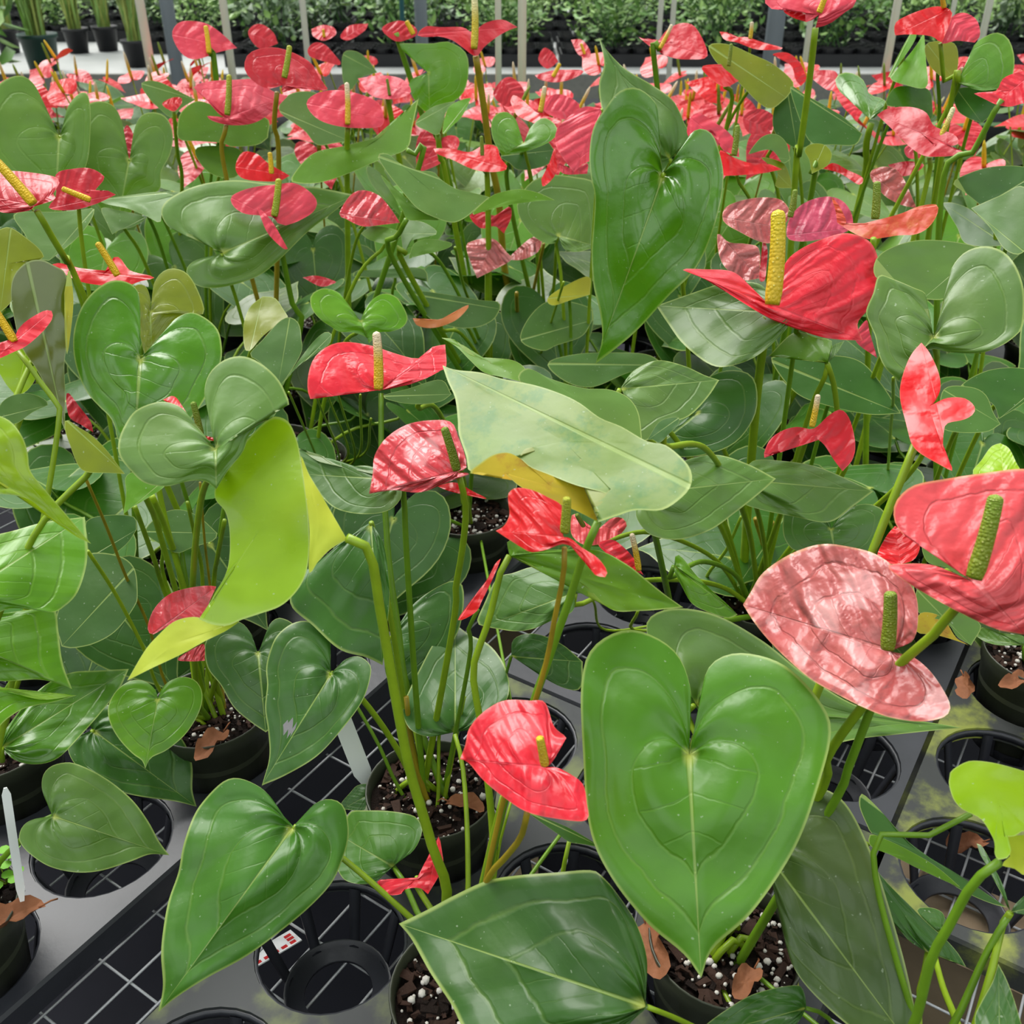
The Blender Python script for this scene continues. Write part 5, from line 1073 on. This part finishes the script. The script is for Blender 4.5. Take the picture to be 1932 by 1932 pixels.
def bush_mb(sd, w_, dp, h, n, ls):
    rr = random.Random(sd); m = MB()
    for k in range(14):
        a = Vector((rr.uniform(-w_, w_)*.3, rr.uniform(-dp, dp)*.3, .06)); b = Vector((rr.uniform(-w_, w_)*.9, rr.uniform(-dp, dp)*.9, h*rr.uniform(.6, 1)))
        m.tube([a, a.lerp(b, .5)+Vector((0, 0, h*.1)), b], .003, 4, 1)
    for k in range(n):
        t = rr.random()**.7; rr_ = math.sqrt(rr.random())*(.55+.45*math.sin(3.0*t)); an = rr.uniform(0, 6.283)
        c = Vector((w_*rr_*math.cos(an), dp*rr_*math.sin(an), .07+(h-.07)*t)); d1 = Vector((rr.uniform(-1, 1), rr.uniform(-1, .6), rr.uniform(-.5, .9))).normalized()
        d2 = d1.cross(Vector((rr.uniform(-.5, .5), rr.uniform(-.5, .5), 1))).normalized(); l = ls*rr.uniform(.6, 1.3); w2 = l*.27; nn_ = d1.cross(d2)*l*.07
        i_ = [m.vert(p) for p in (c, c+d1*l*.35+d2*w2+nn_, c+d1*l*.75+d2*w2*.7+nn_, c+d1*l, c+d1*l*.75-d2*w2*.7+nn_, c+d1*l*.35-d2*w2+nn_, c+d1*l*.5)]
        mi = 0 if rr.random() < .7 else 2
        m.face((i_[0], i_[6], i_[1]), mi); m.face((i_[1], i_[6], i_[2]), mi); m.face((i_[2], i_[6], i_[3]), mi); m.face((i_[3], i_[6], i_[4]), mi); m.face((i_[4], i_[6], i_[5]), mi); m.face((i_[5], i_[6], i_[0]), mi)
    return m
def flat_mb():
    m = MB(); m.box((-.27, -.14, 0), (.27, .14, .012))
    for i in range(6):
        for j in range(3):
            x, y = -.225+i*.09, -.092+j*.092; m.lathe([(.030, .012), (.040, .085), (.043, .085), (.043, .078)], 12, 0, (x, y, 0)); m.lathe([(0, .078), (.040, .078)], 12, 1, (x, y, 0))
    for s in (-1, 1):
        m.box((-.275, s*.14-.004, 0), (.275, s*.14+.004, .06)); m.box((s*.27-.004, -.14, 0), (s*.27+.004, .14, .06))
    return m
bushes = [bush_mb(1, .26, .17, .42, 420, .045), bush_mb(2, .26, .17, .50, 380, .060), bush_mb(3, .26, .17, .36, 460, .034)]
BO = [None]*3; FO = None
rows = [(5.75, -1.2), (6.25, -1.9), (6.8, -4.2), (7.4, -4.6), (8.1, -5.0)]
for ri, (y, x0) in enumerate(rows):
    x = x0+.13*ri
    while x < (4.0 if ri < 3 else 5.0):
        if FO is None:
            tr_ = flat_mb().build('nursery_flat', [BLK, SOILM], smooth=False); FO = tr_
        else: tr_ = FO.copy(); C.objects.link(tr_)
        tr_.location = (x, y, 0); tag(tr_, 'black flat of small cell pots on the far grey bench under leafy seedlings', 'nursery tray', 'black nursery flats on the far bench')
        k = int(R.random()*3)
        if BO[k] is None: b_ = bushes[k].build('leafy_shrub', [FG[0 if k == 0 else (3 if k == 1 else 1)], FG[2], FG[1]], smooth=False); BO[k] = b_
        else: b_ = BO[k].copy(); C.objects.link(b_)
        b_.location = (x+R.uniform(-.03, .03), y, .02); b_.rotation_euler.z = R.choice([0, math.pi])+R.uniform(-.15, .15); b_.scale = (1, 1, R.uniform(.85, 1.3))
        tag(b_, 'dense small-leaved green shrub growing from a black flat on the far bench', 'shrub', 'small-leaved shrubs on the far bench')
        x += .575
def palm(px, py, pw, mat, label, sd):
    g = onz(px, py, 0); d_ = depth(g); r_ = pw*d_/FOC/2; rt = empty('potted_grass', g, label, 'potted plant')
    m = MB(); m.lathe([(0, .002), (r_*.78, 0), (r_*.98, r_*1.7), (r_*1.08, r_*1.72), (r_*1.08, r_*1.95), (r_*1.0, r_*1.95), (r_*.95, r_*1.7), (0, r_*1.68)], 28); m.build('pot', mat, rt)
    rr = random.Random(sd); f = MB()
    for k in range(150):
        an = rr.uniform(0, 6.283); ln = rr.uniform(.35, .75); sp_ = rr.uniform(.05, .26); base = Vector((rr.uniform(-.4, .4)*r_, rr.uniform(-.4, .4)*r_, r_*1.7))
        o_ = Vector((math.cos(an), math.sin(an), 0)); sd_ = Vector((-o_.y, o_.x, 0))*.006; pv = None
        for i in range(7):
            t = i/6; c = base+o_*sp_*t**1.6*ln*1.4+Vector((0, 0, ln*(t-.35*t**3*sp_*2))); w2 = sd_*(1-t*.9)
            cur = (f.vert(c-w2), f.vert(c+w2))
            if pv: f.face((pv[0], pv[1], cur[1], cur[0]), k % 2)
            pv = cur
    tag(f.build('foliage', [FG[1], simple('grass_blade', (.34, .40, .10), .5, .4, .3, 9)], rt), kind='stuff')
palm(85, 134, 66, GRN, 'fine-leaved grassy plant in a dark green pot on the far bench', 3)
palm(262, 126, 48, BLK, 'fine-leaved grassy plant in a black pot beside the cream pole', 4)
palm(150, 100, 44, BLK, 'grassy plant in a black pot standing between the two front grassy pots', 5)
palm(205, 96, 44, BLK, 'upright grassy plant in a black pot behind the cream pole pot', 6)
palm(20, 100, 44, BLK, 'tufted grassy plant in a black pot at the extreme upper left', 7)
# bright leaf tuft at the far left edge
b_ = bush_mb(9, .16, .16, .34, 70, .16).build('broadleaf_plant', [FG[1], FG[2], FG[0]]); g = onz(-25, 150, 0); b_.location = g
tag(b_, 'broad-leaved green plant at the upper left edge of the far bench', 'plant')
